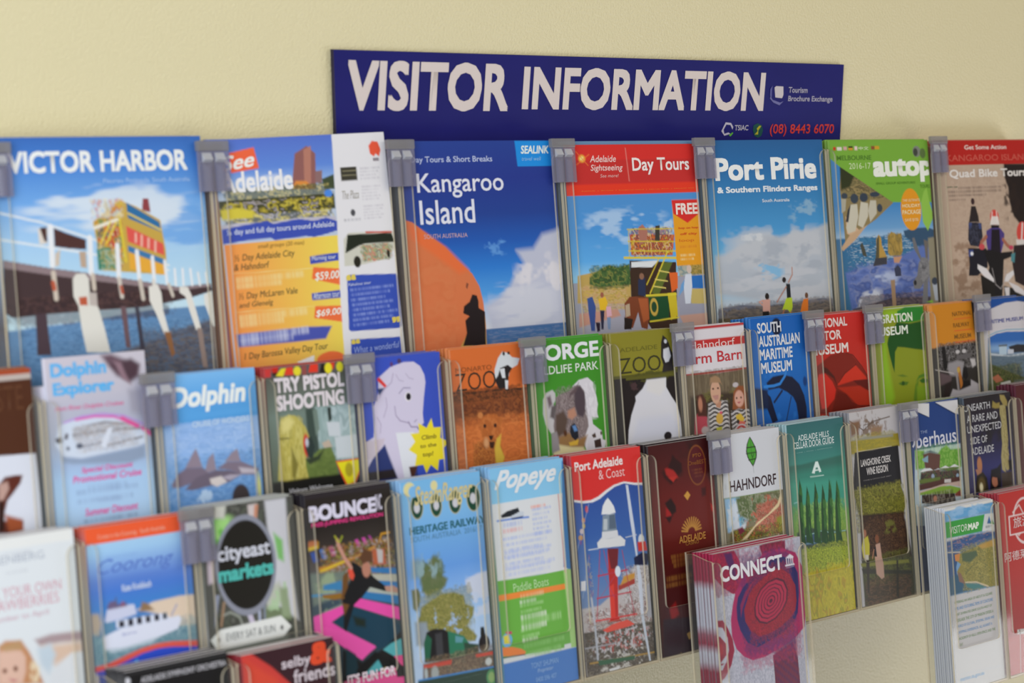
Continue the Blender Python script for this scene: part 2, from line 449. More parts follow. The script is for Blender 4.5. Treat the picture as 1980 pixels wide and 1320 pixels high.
# ---------------------------------------------------------------- brochures
ART = r'''@victor 1 -216 -5 208 308.6 0.2 3f70bd,8fb0d8,4b3c40,6b8fb5 -
#brochure with a painted tram on a white-railed jetty, leftmost of the top row
g -2.3 3766b4 22.1 4680cf 54.5 6fa5e2 80.5 9cc3ea 103.1 a9cdee 150 c2dcec
n 15.4 34.9 215.1 98.6 d3deea 60 14 0.46 1
n 14.1 49.1 195.3 84.2 cfdbe9 70 10 0.42 2
n 148.8 52.6 215.1 98.6 6ba2e0 50 7 0.56 3
p 5f86b0 1.7 -1.5 155.3 68.1 152 139.7 146.7 212.6 146.1 223.7 228.8 -6.5 208.3
s -3 152.1 214.3 214.3 0.80 14 2.5 4 7098bf 5178a0 6a8db2 4a6c92
p 5d5a62 4.4 96.3 181.6 153.8 169.2 213.7 156.3 214.7 210.9 102 204.9
s 126.2 160.7 214.3 214.3 0.80 10 2.5 5 5d5a62 3d4a5e 6d6460 506a88
p 443436 0.8 1.2 98.2 43.9 106.5 87.3 113.5 170.1 128.5 206.9 127.9 208.4 133.9 181.5 139.2 131.9 143.7 88.3 143.6 40.4 143.8 5 144.7 -1.8 139.6
p 8a787c 0.6 1.2 98.2 43.9 106.5 87.3 113.5 170.1 128.5 206.9 127.9 207.7 130.2 169.8 131.8 86.7 119.1 43.4 112.1 0.6 104.4
s -0.8 128.7 167.7 153.4 0.70 8 3 6 3a2a28 5c4240 33262c
p 4a3b42 0.6 27.3 143 37.6 142.8 39.1 177.2 26 176.3
p 6b5358 0.6 110.5 141.6 116 142 117.6 176.6 112.7 176.2
p 3f3c48 0.6 124.9 142.5 128.9 142.7 132.6 187.6 127.6 187.2
l dfe3e6 1.6 2 60.5 38.1 68.8 84.3 83.3 163.7 109.8
l dfe3e6 1.6 0 81.6 43.7 89.4 83.1 96.2 163.3 113.9
p d9cfc5 0.6 35.7 74.3 45.1 74.6 43.9 86.5 36.4 87
p 4e3230 0.6 50.8 74 61.7 78.4 81.3 84.8 80.5 92.9 64.3 91.4 50.3 89.2
p 4a2f2c 0.6 37.7 73.6 44.3 73 43.7 84.9 41.3 84.8
p c9b9a8 0.6 50.7 94.8 55.7 91.8 53.5 104.6 49.3 106
p b8a08c 0.6 73.6 94.2 80.4 94.5 80 108.2 74.3 107.2
p c2a04a 0.6 89.5 70.5 114.5 55 118.6 53.5 134.1 58.9 158.2 71.2 161.8 98 160.4 117.9 91.5 110.4 91.8 86.9
p d8564e 0.6 122.5 74.9 159.3 91.2 160 101.3 123.2 88.1
l f0b8a8 2 131.8 81.9 131.2 88.4
l f0b8a8 2 137.7 83.7 136.9 92
l f0b8a8 2 144.5 86.5 143.8 93.9
l f0b8a8 2 151.4 89.2 150.6 97.5
p 2f6c9e 0.6 124.4 55.3 157.1 72.8 158.3 81.2 125.1 68.5
l e5c84a 1.5 125.5 64.4 158 79.5
p 3d76a8 0.6 122.9 91.4 159.7 104.6 160 109.6 122.4 96.3
p e0a53c 0.6 123.3 97.2 159.6 109.6 159.8 117.9 123 111.1
p b23a36 0.6 94 73.9 115.1 69.8 113 91 92.6 88.5
s 91.7 67.4 119 110.9 0.85 6 9 7 c8403a d7b23e 3f7f58 2f6b63 e3d2a0 8a3b34
l e6e2d4 2.6 90.9 75.5 115.1 69
l e4cf4c 1.6 95.5 88.6 107 71.1
l e4cf4c 1.6 101.4 88.9 112.9 71.3
l d8c23c 2.2 115.7 63.2 119.7 104.4
s 87.5 51 123.1 68.4 0.70 6 8 8 e1c04a c6493c a9c8e0 e8dcc0 b4a060
p 8c3f44 0.6 141.8 52.5 147.8 52.6 148.7 64.3 140.2 62.3
p 2f7a64 1.1 91.2 93.3 105 92.3 111.1 110.6 91.5 110.4
s 93.1 93.4 115 111.6 0.60 5 6 9 3b8d70 d9d2b8 c9a23e
l e2e4e8 5 48 73.1 47 104.2
l e2e4e8 5 85.3 83.4 83.9 112.5
l e2e4e8 4.5 112 90.9 111.1 117.1
l e2e4e8 4 131.4 96.7 131.8 119.8
l e2e4e8 3.6 147 102.3 147.1 122.3
l e2e4e8 3 159.5 106.2 160.2 124.6
l e2e4e8 2.4 169.5 113.4 169.3 126.8
l e2e4e8 2.4 177.8 113.8 177.5 127.2
l e2e4e8 2.4 186.1 114.2 186.9 127.7
l dfe1e4 2.4 194.1 118 195.2 128.1
l dfe1e4 2.4 202.5 118.4 203.6 128.6
l c9bcae 4.5 47.3 110.7 48.1 131.5
l b5583e 4 46.2 118.6 47 123.4
l c9bcae 4 85.3 114.2 85.7 125.5
l c9c0b6 4 111.3 118.7 112.8 133.6
l b0543c 3 112.6 125.4 113.6 130.3
l c6bcb0 4 132.4 121.5 134.2 136.5
l c6bcb0 3.4 162.1 126.4 165.3 135.7
l d6d2ca 3.4 146.1 122.2 147.3 130.6
p d9d6ce 0.7 65.4 116.4 69 112.5 77.7 112.5 81.1 117.2 81 128.5 88.4 141.9 92.7 158.5 96.6 179.1 73.4 177.4 70.3 158.6 68.9 139.1 64.8 130.8
p b8593e 0.8 70 131.9 77.8 131.6 78 138.9 70.4 138.4
p b9aea8 1.1 80 128.5 87.7 128.9 87.6 140.3 80 139
p dcd9d2 0.7 140.6 126.9 149.9 124.9 153.3 132.6 153.8 147.6 158.2 166.2 152.9 167.5 146.4 150.4 140.5 138.5
p 8a5f3e 0.8 153.1 165.8 159.8 166.3 162.9 184.9 159.1 188
p dcd9d2 0.7 173.2 128.6 181.5 129.1 185 136 188.9 149.7 192.6 165.2 187.2 166.5 181.6 149.3 178.6 137.3 172.7 133.6
p 8d7b74 0.8 188.4 164.9 193.7 165.2 196.6 199.3 191.4 198.9
p dedcd6 0.7 198.6 136.8 207.4 133.9 210.8 152.8 207.2 167.8 203.8 159.1 198.8 145.3
l 8f8078 3 206.3 166.1 208.2 200.2
t 11.9 29.3 191.6 11.4 0 0.035 0 e6ebf2|VICTOR HARBOR
t 103.2 39.2 192.9 34.9 0 0 0 a8c6ee|Fleurieu Peninsula, South Australia
@adel 1 1.5 -2 203 305.6 1.9 5a78cc,d8a050,e08a4a,e08a4a -
#yellow day tour brochure with city towers and a white bus panel
g 0.4 5571c8 26.3 5e86d6 40.1 8fb0e2 52.2 b7c4d8
n 14 31.1 90.9 55.9 c9d4ea 40 9 0.50 1
p 8d5d5a 0.7 91.6 15.5 97.7 13.1 106.2 9.1 115.7 16.5 112.6 48.3 84.1 46.8
p b07868 0.8 102.3 12.4 111.3 9.3 106.9 48 98.9 47.5
p d98a3e 1.7 84.1 46.8 89.6 40 102.1 40.7 110.3 48.2
p 8a6a6a 0.6 113.6 32.4 121.8 31.9 120.3 43.4 112.2 42.9
p 3f4a34 1.1 120.7 39.8 135.3 36.1 134.7 49.5 121.9 48.8
s 3.9 42.5 133.8 61.9 0.95 9 5 2 4a5534 6b6a44 3b3f2c 8a8a52 c2b06a
r 0.3 53.4 133.1 67.2 3f4028 2
s 1.3 54.3 132.1 77.9 0.95 12 5 3 4a4b2a a08f34 d9c84c 6d6648 b7aeb4 3c3c2e
e 121.8 49.7 131.4 56.4 4a86dc 2
p cfc044 2.2 1.5 61.1 18.9 60.4 38.2 63.3 37.3 70.2 2.5 69.7
p b9b6c6 1.1 0.8 74.7 19.4 73.3 56.7 74.9 88.6 73 133.1 74.4 132.2 80.6 1 81.6
p 3c4fae 0.6 1.4 78.2 16.8 76.6 52.4 73.7 58.7 76.7 88.5 74.2 106.5 77.1 120.8 75 133.7 78.9 133.8 86.9 118.9 89.5 104.7 91.2 95.6 89.7 59.1 91 54.9 88.7 28.3 88.9 0.9 90.9
h 1.8 91.9 123.7 213.1 ee8f4c e9cf58
p 3c4fae 0.6 1.4 78.2 16.8 76.6 52.4 73.7 58.7 76.7 88.5 74.2 106.5 77.1 120.8 75 133.7 78.9 133.8 86.9 118.9 89.5 104.7 91.2 95.6 89.7 59.1 91 54.9 88.7 28.3 88.9 0.9 90.9
p ee6440 0.6 17.6 12 45.4 8 49.2 26.7 17.5 29.5
t 7.1 26.4 44.7 13.5 6 0.02 0.35 f2e9e6|See
t 4.5 47 86.1 28.4 0 0.03 0 e6e6ef|Adelaide
t 6.2 84.9 129.6 78.4 0 0.01 0 cfd6f0|½ day and full day tours around Adelaide
t 38.7 98.2 92 93.4 0 0 0.2 8a6a34|small groups (20 max)
t 11.1 108.4 79.9 100.9 0 0 0.2 4f4a38|½ Day Adelaide City
t 10.2 114.8 49.7 109 0 0 0.2 4f4a38|& Hahndorf
f 11.4 118.3 92.8 128.3 f3d69a 1
f 10.5 124.7 64.9 132.7 f3d69a 1
l f6dfa0 0.5 9.3 117.2 101 119.2
l f6dfa0 0.5 8.3 150.6 98.8 153.6
t 11.8 141.9 78.8 134.4 0 0 0.2 4f4a38|½ Day McLaren Vale
t 11.5 148.9 49.7 142.8 0 0 0.2 4f4a38|and Glenelg
f 10.4 151.1 93 162.3 f3d69a 1
f 9.5 157.6 62.7 166.5 f3d69a 1
p 3a4db0 0.4 97.3 108.4 131.8 107.3 131.5 114.5 96.9 115.4
t 99 113.8 127.9 108.5 0 0 0.2 dfe4f6|Morning tour
p 3a4db0 0.4 95.2 141.8 129.6 141.2 129.4 148.3 94.9 147.9
t 96.2 147.1 127.7 141.4 0 0 0.2 dfe4f6|Afternoon tour
p ee6f3e 0.4 99.9 118.3 134.5 122.4 131.4 137.2 97 128.7
t 100.5 131.6 129.7 123.3 0 0.02 0.2 f6e4da|$59.00
p ee6f3e 0.4 97.6 153.5 132 155.7 129.3 170.7 95.1 163.9
t 97.4 164.1 127.5 157.1 0 0.02 0.2 f6e4da|$69.00
p 4a55ac 1.7 4.7 170 84.9 170.9 114.9 172.9 106.4 183.6 74.2 183 5.4 181.2
f 8.2 167.8 91.9 179.5 cdd2ec 1
f 7.6 172.9 71.9 183.2 cdd2ec 1
t 11.5 194.6 107.7 187.2 0 0 0.2 4f4a38|1 Day Barossa Valley Day Tour
p e6e6ea 0.6 70.7 201.1 90.7 197.1 89.7 204.9 71.3 204.7
e 93.2 195.6 126.5 209.8 ee6f3e 1
p dedde2 0.3 137.3 -2.2 201.7 -1.7 207.6 222.3 125.8 215.1 128.4 150.9 133.5 79.7
p e2573c 0.6 181.1 12 185.8 7.7 192.9 8.9 195.6 16.3 192.8 22.5 189.1 19.6 186.3 22.2 181.8 19.3
r 184.9 23.4 192.3 26.3 8a8088 1
r 143.6 30.6 163.4 42.9 3c3a30 1
l 8a8468 0.8 146.2 33.9 162.9 34
l 8a8468 0.8 145.7 37.9 162.4 38.3
f 166.9 31 193.2 43.5 b9b6c0 4
f 167.1 47.9 191.9 62.5 bdbac4 5
f 167.1 66 194.5 80 bdbac4 5
t 142.8 59.7 163 51.9 0 0 0.3 a8a49c|The Plaza
e 151.1 69.2 156.7 75.5 4a4a50 1
f 141.8 76.7 163.9 80.8 8a8a94 1
p c9c8bc 0.6 139.2 96.2 145.9 90.4 200.2 92.2 202.6 102.4 200.4 109.6 187 117.8 157.4 120.9 137.2 120.3
p 23291f 0.6 144.5 92.1 198.8 93.9 201.8 102.4 164.8 101.6 157.4 102.9 139.9 108.8
l c44a3a 1.6 167.4 91.3 198.9 93
s 157.5 102 199.1 118.7 0.85 7 5 5 8aa04c c9583e 6f7a54 b8b89a 4d4c38
e 148.9 112.2 157.6 122.8 26241c 1
e 190.6 108.9 194.5 116.5 26241c 1
p 3750b0 0.6 138.9 130.3 143.2 128.8 199.8 132.1 202.5 134.5 200.2 181.1 196.8 182.6 137.5 180.1 134.9 178.4
t 139.4 138.9 167.4 136.2 0 0 0.2 cdd6f2|Fabulous tour
f 140.9 140.3 197.5 177.2 8fa2de 8
t 137.7 133.8 149.2 128.4 0 0.05 0 d8c45a|“
t 188.8 177.2 199.5 171.8 0 0.05 0 d8c45a|”
p 3750b0 0.6 136.1 187.5 196.9 190.8 197.3 210.2 133.2 216
t 138.5 200.6 194.7 194.6 0 0 0.2 9db0ea|What a wonderful
t 136 192 146.6 187.6 0 0.05 0 d8c45a|“
@kang 1 224 0.2 208 303.4 0 5a6a8a,4a5068,8a5c44,9a6648 -
#dark blue island brochure with orange rock and white clouds
g -0.4 27408f 36.1 26388a 70.8 24418f 96.8 2458ae 122.8 2e78cc 148.8 4f98dc 162.6 a4bfdf 181.6 cdd0da
p b8bcd0 6.6 201.2 90.2 225.7 81.9 219.5 190.6 102.7 183.1 95.3 160 115.8 152.3 131.7 142.6 140.7 128.9 156.4 124.3 144.2 107.8 168.4 106.9 182.7 93.1
n 135.4 107.4 215 183.1 d9d6dd 22 16 0.50 7
n 100 137.5 203.9 187.8 c9cbd8 40 9 0.42 2
n 85.3 91.6 134.7 114.5 5f96d6 14 8 0.56 3
b 182.4 226.4 42689c
s 92.8 184.2 217.8 206.8 0.70 24 2.5 4 3f669c 7f8cae 4f74a4
p cf7348 0.6 -39.9 63.9 8.8 76.2 24 86 48.4 100.6 61.4 112.3 81.5 127.9 89.9 140.5 93.4 154.6 94.9 175.6 91.2 227.8 -55.1 216.3
s -17.7 111.5 59.7 199.4 0.50 25 18 5 d0744a c86c42 cf7c50
p dd6c3c 5.5 1.9 76 23.9 86.9 50.6 102.4 77.1 124.2 64.7 127.1 37.9 110.5 7.1 92.2
p c9a052 1.7 57.3 199.2 71 182.8 84.3 171.5 94.4 168.6 93.9 201.8
p 241c1e 0.8 62.4 196.1 68.5 184.4 67.8 172.2 73.7 168.3 65.6 165.2 67.5 158.4 75.2 154.5 79.5 147.8 85.4 149 87.2 155.1 86.6 161.2 94.7 165.2 92.8 198.2
p 7a4434 0.6 72.9 136.2 75.7 137.2 73.3 142.2 71.8 140.4
p 1e8adc 0.3 152.8 0.2 206.7 0.5 208 25.4 154.5 25.6
t 160.3 13.2 201 5.1 0 0.03 0.2 dbe8f4|SEALINK
t 160.9 20 188.7 16.2 0 0 0.2 8fc2ec|travel well
t 11.9 22 119.6 14.6 0 0.01 0 b7c2e2|Day Tours & Short Breaks
t 17.9 54.4 132.9 30.6 0 0.01 0 d9dbe8|Kangaroo
t 18.9 79.1 90.8 56.1 0 0.01 0 d9dbe8|Island
t 22.2 92.4 78.8 88.2 0 0 0 c8a9b0|SOUTH AUSTRALIA
@day 1 447 5 206 298.6 0 6a8cb0,6a8cb0,54604a,6a6a70 -
#red-topped day tours brochure with a yellow double-deck horse tram
g 52.4 4d8ccc 86.4 4a92d6 118.4 5ba6e4 134.5 8cc4ea
n 10.1 62.6 157.1 106.4 a9c6e6 30 9 0.50 1
n 138.2 76.7 163.7 97.6 b3cbe6 20 15 0.40 9
r -20.8 139.5 225.3 211.3 9a9cae 1
p b89c58 1.1 7.8 132.2 31.1 129.8 41.6 128.5 88.9 130.7 85.3 164.4 4.8 159.9
s 9.4 141 84.5 171.5 0.80 14 4 2 c8aa5c a89048 c9b080 c49a74
p 3f5c34 1.7 25.4 134.8 41.8 126.8 55.3 122.9 68.1 126.2 87 123.4 87.4 144.9 39.9 145.1 24.7 141.7
s 24.2 122.5 87 148.4 0.80 8 6 3 3d5a30 57703a 8a8a44 2e4428
p a2a2b2 1.7 50.3 169.5 161.1 172.3 158.7 194 3.7 194.7 5.3 179.1
p c0998c 1.7 160.1 181.3 214.2 180.9 215.2 197.6 169.6 196.6
p c09080 2.2 6.2 170.4 63.6 168.5 68.1 175.9 4.8 184.3
p 9a8444 1.1 180.1 127.5 221.1 118.1 221.6 140.4 181.7 138.6
s 161.3 119.4 221.6 140.4 0.80 8 5 4 a98f48 6f6a34 b8a060
p 2c6cb8 0.7 181.5 140.4 224.4 140.5 222.7 156.3 182.9 153.3
p c0ad6a 0.8 180 154.1 225.7 155.5 225.3 172.2 181.1 169.7
b -2.1 51.6 d0302c
b 40.8 51.6 de3a24
b 15.8 39.9 c0302e
l d88078 1.2 93.2 4 95.8 37.6
e 21.3 10.2 31.5 18 f0a840 3
e 23.6 11.9 29.3 16.2 f6e08a 2
l e8783a 0.8 18.5 7 35 21.1
l e8783a 0.8 37.5 9.8 18.4 20.1
t 37.9 18 77.3 11 0 0.01 0.2 e9c9c6|Adelaide
t 38.1 28.6 86.9 20.4 0 0.01 0.2 e9c9c6|Sightseeing
t 51.8 33.7 79.8 30.3 0 0 0.2 e0b4b0|See more!
t 101.8 31.8 193.1 14 0 0.02 0 efe0de|Day Tours
t 21.9 47.5 198.9 46.8 0 0 0 e8a040|Adelaide  |  Barossa  |  Kangaroo Island  |  Murray River  |  McLaren Vale
p 3c2a20 0.7 87.4 119.9 160.7 124.8 155.7 195.7 114.6 193 86 157.3
p d8dce0 0.6 89.9 121.8 133.3 121.8 121.6 128.5 89.3 127.1
p c45a2c 1.1 90.3 93.2 161.1 95.6 155.9 117.3 90.7 114.7
s 89.7 86.1 158.7 117.4 0.85 6 7 5 d07030 4a3c34 d9b6a0 c9c23c 8a4434 3a4a5a
p a87060 0.6 104.5 86.5 111.6 83.2 118.9 90.6 116.4 101.3 105.2 104.5
p 3e3a34 0.6 131.8 85.6 138.7 84.9 136.8 102.1 129.4 101.8
l cdb83a 1 86.9 87.7 164.6 89.4
l cdb83a 1.2 86.9 100.2 160.3 102.9
l cdb83a 1.4 87.1 110.1 162 113
l d6c034 2.4 79.7 116.9 161.2 120.3
l cdb83a 1 89 87.8 87.6 118.1
l cdb83a 1 161.9 88.4 162.5 121.2
p 5c6a2c 0.6 118.7 155.4 138.6 123.9 155.1 124.6 129.4 157.8
l d2bc38 1.4 111.5 146.1 133.5 120
l d8c43c 1.8 116 155.3 148 113.4
l e0cf70 1.2 122.2 148.4 141.1 151.2
l e0cf70 1.2 125.7 141.4 144.7 144.1
l e0cf70 1.2 132.1 132.6 148.4 135.2
p d8642c 0.6 148.4 135.2 162.3 135.8 160.5 152.2 150.3 156.2
p 1f4a2c 0.6 110.4 156.8 145.9 157.8 143.1 184 112.8 183.9
p c9b52e 0.6 143.3 156.7 157.2 156.6 157.8 181.2 146.3 185.1
l d6c63a 2.2 107.6 157.6 157 158.4
l d6c63a 1.6 112.7 184.8 158.5 183.1
e 114 160.6 127 179.4 c2a44a 1
e 116.3 164.3 124.7 175.6 284a30 1
p 2b3350 0.6 98.6 140.1 109.6 138.8 108.8 158.5 96.9 156.1
e 100.7 133.9 108.1 140.5 8a6450 1
p 7a4028 0.8 74.7 163.8 83.4 157.2 94 157.7 112.8 159.6 112.3 176.7 107.8 192.6 98.6 190.2 95 173.9 85.2 189.4 71.8 190.3 74.8 174.5
p a85a34 1.1 96.5 159.7 111.3 160.5 111.7 182.1 101.9 185.1
p b5a088 0.8 75.8 165.6 82.6 164.2 82.6 176.7 75.3 178.1
p 2a211f 0.8 73.1 178 86.2 180.5 82.4 191 71.8 190.3
p 3a5290 0.6 19.4 155.5 27.2 154.1 31.3 164.9 27.4 189.2 22.2 188.9 20.2 171.3
p dfb52e 0.6 36 157.3 46.6 155.2 49.7 162.4 45.1 169.2 37.3 168.8
p 2a2c44 0.6 37.3 168.8 43.8 169.1 40.4 188.3 37.3 188.1
e 39.3 150.4 44.4 156 9a5a48 1
p d8a8b8 0.6 46.8 165.8 53.9 165.3 54.4 175.1 46.9 176.4
p 7a90b4 0.6 46.9 176.4 52.7 176.7 50.8 189 47.2 188.7
p 2c2030 0.6 29.6 180.6 36 181 35.1 189.7 31.1 190.4
p cdd4e2 0.7 174.6 138.2 184.6 137.8 184.5 151.5 179.6 169.7 171.2 169.2 170.4 150.8
e 177.2 128.3 185.2 137.8 c9b8ae 1
p 6a9cd0 0.8 166.4 148.8 172.6 143.6 170 154.5 160.9 161.3
p e09a24 0.4 160.9 59.2 204.7 59.3 207 129 161.6 128.9
p d22e2a 0.4 160.4 59.2 204.1 59.3 203.5 74.9 184.3 84 162.1 73.8
t 166.2 74.8 202 62.9 0 0.04 0 ecd8d2|FREE
t 168.6 90.8 200.9 88.1 0 0.03 0 cf5a24|hop on hop
t 170.7 97.4 198.5 94.2 0 0.03 0 cf5a24|off city
t 168.5 104.7 192.9 100.8 0 0 0 cf6a24|loop
f 168.8 106.9 198.3 111.3 d07a28 1
f 168.7 116 194.6 124.4 f0d8a0 2
@pirie 1 669 1.5 208 302.1 0 3f78a8,3f78a8,7a8a98,8a8a90 -
#sky blue brochure with white clouds and three small jumping figures
g 0.1 2b5f96 30.5 2d6ba6 64.2 3a80b8 97.9 4a94cc 131.5 6fb0d8 156.7 8bbcdc 176.8 b6c4d2
p aeb6c2 5 200.6 96.2 221.1 93.3 222.2 184.5 82.9 176.8 -0.1 165.7 4.5 124.7 20.1 123.7 47.2 114.8 85.7 104.4 118 107.3 146.1 103.1 174.3 102.3
n 7.9 93.5 220.8 145.9 bcc0c8 30 14 0.40 1
n 37.9 104.5 218.8 163.3 a3abb8 26 10 0.50 12
n 3.2 136.2 210.4 185.6 bfc3cc 34 7 0.42 2
n 61.2 132.1 123.1 158.6 74b2dc 24 9 0.52 3
n 134 63.4 197.8 96.1 88acc8 16 8 0.52 4
n 48.7 101.5 101.1 111.8 ccd0d6 14 9 0.40 8
p 6a6c7a 1.1 3.3 181.5 40 179.5 82.2 182.7 137.1 181.5 182.4 179.7 222.4 182.7 222.4 207.3 1.7 195.5
s -1.4 177.2 219.7 205.4 0.70 30 4 5 6a6c78 857c78 5c6070
p 4a4234 1.1 2.1 192.2 108.1 194.4 221.2 193.2 219.4 233.4 -0.8 218.4
s 3.2 182.4 219.3 208.8 0.70 20 3 6 5a4c38 7a6a52 3f3a30
p 22242a 0.6 122.9 160.3 129.8 160.6 130 176 122.4 177.3
e 116.1 152.8 123.1 158.9 2a2426 1
l b08070 1.8 127.2 158.8 135.1 150.6 135.4 142.9
l a87868 1.8 122.6 163.7 113.4 171.7 104.3 179.7
p b4cc34 0.7 121.1 176.4 131.6 176.1 131.6 186.3 127.9 193.8 122.4 189.2 112.8 188.7
l a06c54 2 116.4 188.9 112.1 194.6
l a06c54 2 128.2 191.3 127.9 193.8
e 83.8 168.8 91 176.4 2a2422 1
p cfa094 0.7 79 175.8 92.5 175.7 90.9 190 78.3 189.2
l cc9888 1.8 80.2 176.7 73.3 178 78.3 181.6
r 77.5 188.7 88.8 200.8 1c1a1c 1
e 155.5 171.9 161.6 178.4 6c4c38 1
p d8772a 0.7 152.8 178.9 161.3 178.5 159.6 193.1 145.5 193.1 148.4 185.6
p 9aa2ae 1.1 207.1 164.4 212.8 164.7 216.4 196.4 207.8 195.9
t 13.4 44.2 192.9 19.3 0 0.04 0 e6e8ec|Port Pirie
t 14.9 59.3 192.8 50.7 0 0.04 0 dde2ea|& Southern Flinders Ranges
t 90.3 68.8 139.3 65.2 0 0.02 0 cfd8e4|South Australia
@auto 1 890 3 196 300.6 0 7fae45,7a7a60,8a8878,6f7a90 -
#green adventure tours brochure with penguins, sea stacks and a kangaroo
b -2.7 224.7 4c74a8
g 73.9 3f82c0 102.8 6a9ccc 111.3 9ab8d6 113.8 2f6a98 140.1 3a6c94
s 18.6 110.3 167.5 148.5 0.75 20 2.5 1 336a94 4a82a8 2c5c84 b8c8d4
p 34506c 1.7 133.6 107.5 154.8 104.7 184.9 104.8 202.6 109.7 199.9 132.4 158.3 125.6 135.8 114.4
p 5a6fae 3.3 13.7 151.8 71 144.3 121.2 137.9 170.3 126 211.7 136.4 206.2 232.7 25.2 221
s 17.8 140.3 203.2 206.2 0.70 24 10 2 5468a8 6c7fbc 8890b4 40508c
n 33.2 152.7 122.5 175.8 b4c0dc 26 12 0.50 3
n 25.5 170.8 84.7 199.3 d4d8e4 26 10 0.45 4
p 4c4650 1.7 22.7 194.1 103.8 185.1 205.4 188.8 206.2 232.7 25.2 221
s 30 179.4 172.9 204.4 0.80 16 4 5 5c5058 3a3844 7a6a6c
p 4a4a40 0.7 45.3 121.3 49.9 118.2 54.6 126.8 57.3 135.3 49.6 133.3
p b39048 0.7 77.3 115.8 83.1 110 87.5 114.4 88 123 96.4 136.9 95.4 145.4 70.8 146 76.9 131
p 55503c 1.1 78.7 115.8 83.6 110.9 81.2 136.3 72.5 144.4
p 3e3e46 1.1 73.3 137.6 96.4 136.9 95.4 145.4 67.9 146.7
p 9a8040 0.7 100.7 113.2 108.7 107.5 118.5 111.2 128.9 109.9 129.3 131.4 124.3 136.3 102.4 135.8 99.1 131.9
s 99.9 108 130.2 136.6 0.70 6 14 6 a88a44 6a6040 b89a54
p c09070 1.7 109.5 137.4 127.1 137.3 120.3 144.8 110.1 144.3
p 3a3e54 0.8 109.3 151.1 117.1 147.2 122.5 151.7 122.9 160.3 111.1 160.6
p a08468 0.8 100.5 164.4 109.3 164 108.4 195.6 101.2 195.2
p 8a7a54 0.8 20 27 117.1 73.5 80.1 92.1 47.3 104.6 17.6 118.6 16.5 80.2 14.1 53.5
s 16.8 30.3 117.6 69.2 0.80 16 8 7 7f7450 5c5a38 9a885c 3c3c28
p 333820 3.3 17 28.6 43.5 40.7 33.5 53.9 16.5 56.9
p caa888 1.1 21.3 87 21.7 107.1 32.5 110.8 62.2 98.3 47.3 104.6
p c0a080 1.1 8.7 123.3 27.1 109 62.2 98.3 37.7 114.4 12.5 126.8
p c4bfae 1.1 32.6 74 45.3 73.5 45.9 87.8 38.8 104.3 24.5 107.2 21.1 100.4
e 33.2 61.4 48.2 72.7 3a4450 2
p 38383c 1.1 26.2 80.5 32.6 74 26.1 93.9 21.1 93.7
p c4bfae 1.1 52.6 71.1 66.6 73.1 64.8 88.3 53.3 101.4 43.8 97.8
e 51 61 66.8 71.5 36404e 2
p bdb8a8 1.1 71.2 69.9 82.7 70.1 82.3 85.4 68.3 95.2 65.6 81.6
e 71 60.1 90.4 66.1 36404e 1.5
e 83.6 74.4 94 84 3a4350 2
e 16.1 60.2 27.8 67.2 3a4450 2
p a8a494 1.1 15.3 66.9 25 67.1 22.1 80.4 14.7 83.5
p 76a83c 0.3 -23.1 -3.2 197.8 -2.3 209.9 75.4 115.7 73.1 14.2 28.6 -6.4 16.7
p 8cba4c 1.1 173.4 74.9 181 62 187.7 56.9 191.6 74.4 198.6 92.1 184.4 109.1 175.1 98.4
e 131.3 57.5 173.1 107.4 dc9422 0.6
t 135.4 73.1 171.5 70.1 0 0 0 f2dfb8|THE ULTIMATE
t 134.6 80 170.8 76 0 0.01 0 f2dfb8|HOLIDAY
t 133.6 88.2 171.8 83 0 0.01 0 f2dfb8|PACKAGE
t 137.8 97.3 165.2 93.2 0 0 0 f2dfb8|SAVE $170
r 7 7.2 12.1 11.1 c03a28 0.8
r 13.9 7.3 23.2 11.2 d8d4cc 0.8
r 26.4 7 33 10.9 d0a0a0 0.8
r 36.2 6.7 44.2 11 2a2420 0.8
r 36 8.4 44.2 11 d0982c 0.8
r 47.5 6.8 53.2 11.1 e0c8c4 0.8
t 55.4 11.1 74.4 7 0 0 0 dfe8c8|中文
r 80.1 6.7 86.8 10.8 8a5030 0.8
r 87.3 6.7 96.1 10.5 c89a2c 0.8
t 12.7 22.7 78.9 17.2 0 0.01 0 4f7a2c|MELBOURNE
t 34.6 33 76.4 26 0 0 0 cfe0b0|2016-17
t 80.7 50.1 235.3 18.7 0 0.05 0 e6ede0|autopia
t 84.8 51.9 164.4 49.2 0 0 0 4a7628|SMALL GROUP ADVENTURES
t 174 57.5 194.2 53.2 0 0 0 4a7628|TOURS
e 163.5 7.1 180 20.2 7c8078 2
e 164.7 9.7 174 19.3 40443c 2
e 178.2 9.8 190.3 22.1 5a7040 2
p 6c6c70 1.1 150.4 116.7 154.9 116 163.2 134.5 168.2 143.3 163.7 143.1 151.9 128.8
p 6a6460 1.7 174.1 119.2 182.9 121.3 180.2 143.8 175.7 143.7
p 77777a 1.1 160.3 146.5 168.6 139.9 180.4 142.1 186.5 154.6 177.3 168.1 173.9 195.8 161.9 195.1 167.8 171.1 159.5 177.6 147.6 177 145.7 168.3 155.4 161.8
e 166.5 149.3 175.2 154.9 202024 1
e 147.4 166.7 153.2 173 2a2a30 1.5
s 160.7 143 182.9 171.9 0.60 8 6 9 84848a 66666c 98989c
p 8a8470 2.2 183.3 117.8 198.7 116.6 204.3 197.5 180 196.1
p aeb6c4 1.1 185.9 172 198.1 172.6 204.7 194 189.5 193.2
e 185.2 165.3 197.9 174.4 3a4252 2
p 8cba4c 1.1 171.1 193.9 183.5 192 186 196.5
@quad 1 1108 3.4 206 300.2 0 b85848,b0a088,b0a088,a09078 -
#sandy quad bike tours brochure with a red top band, far right of the top row
b -2.2 238 b59e8c
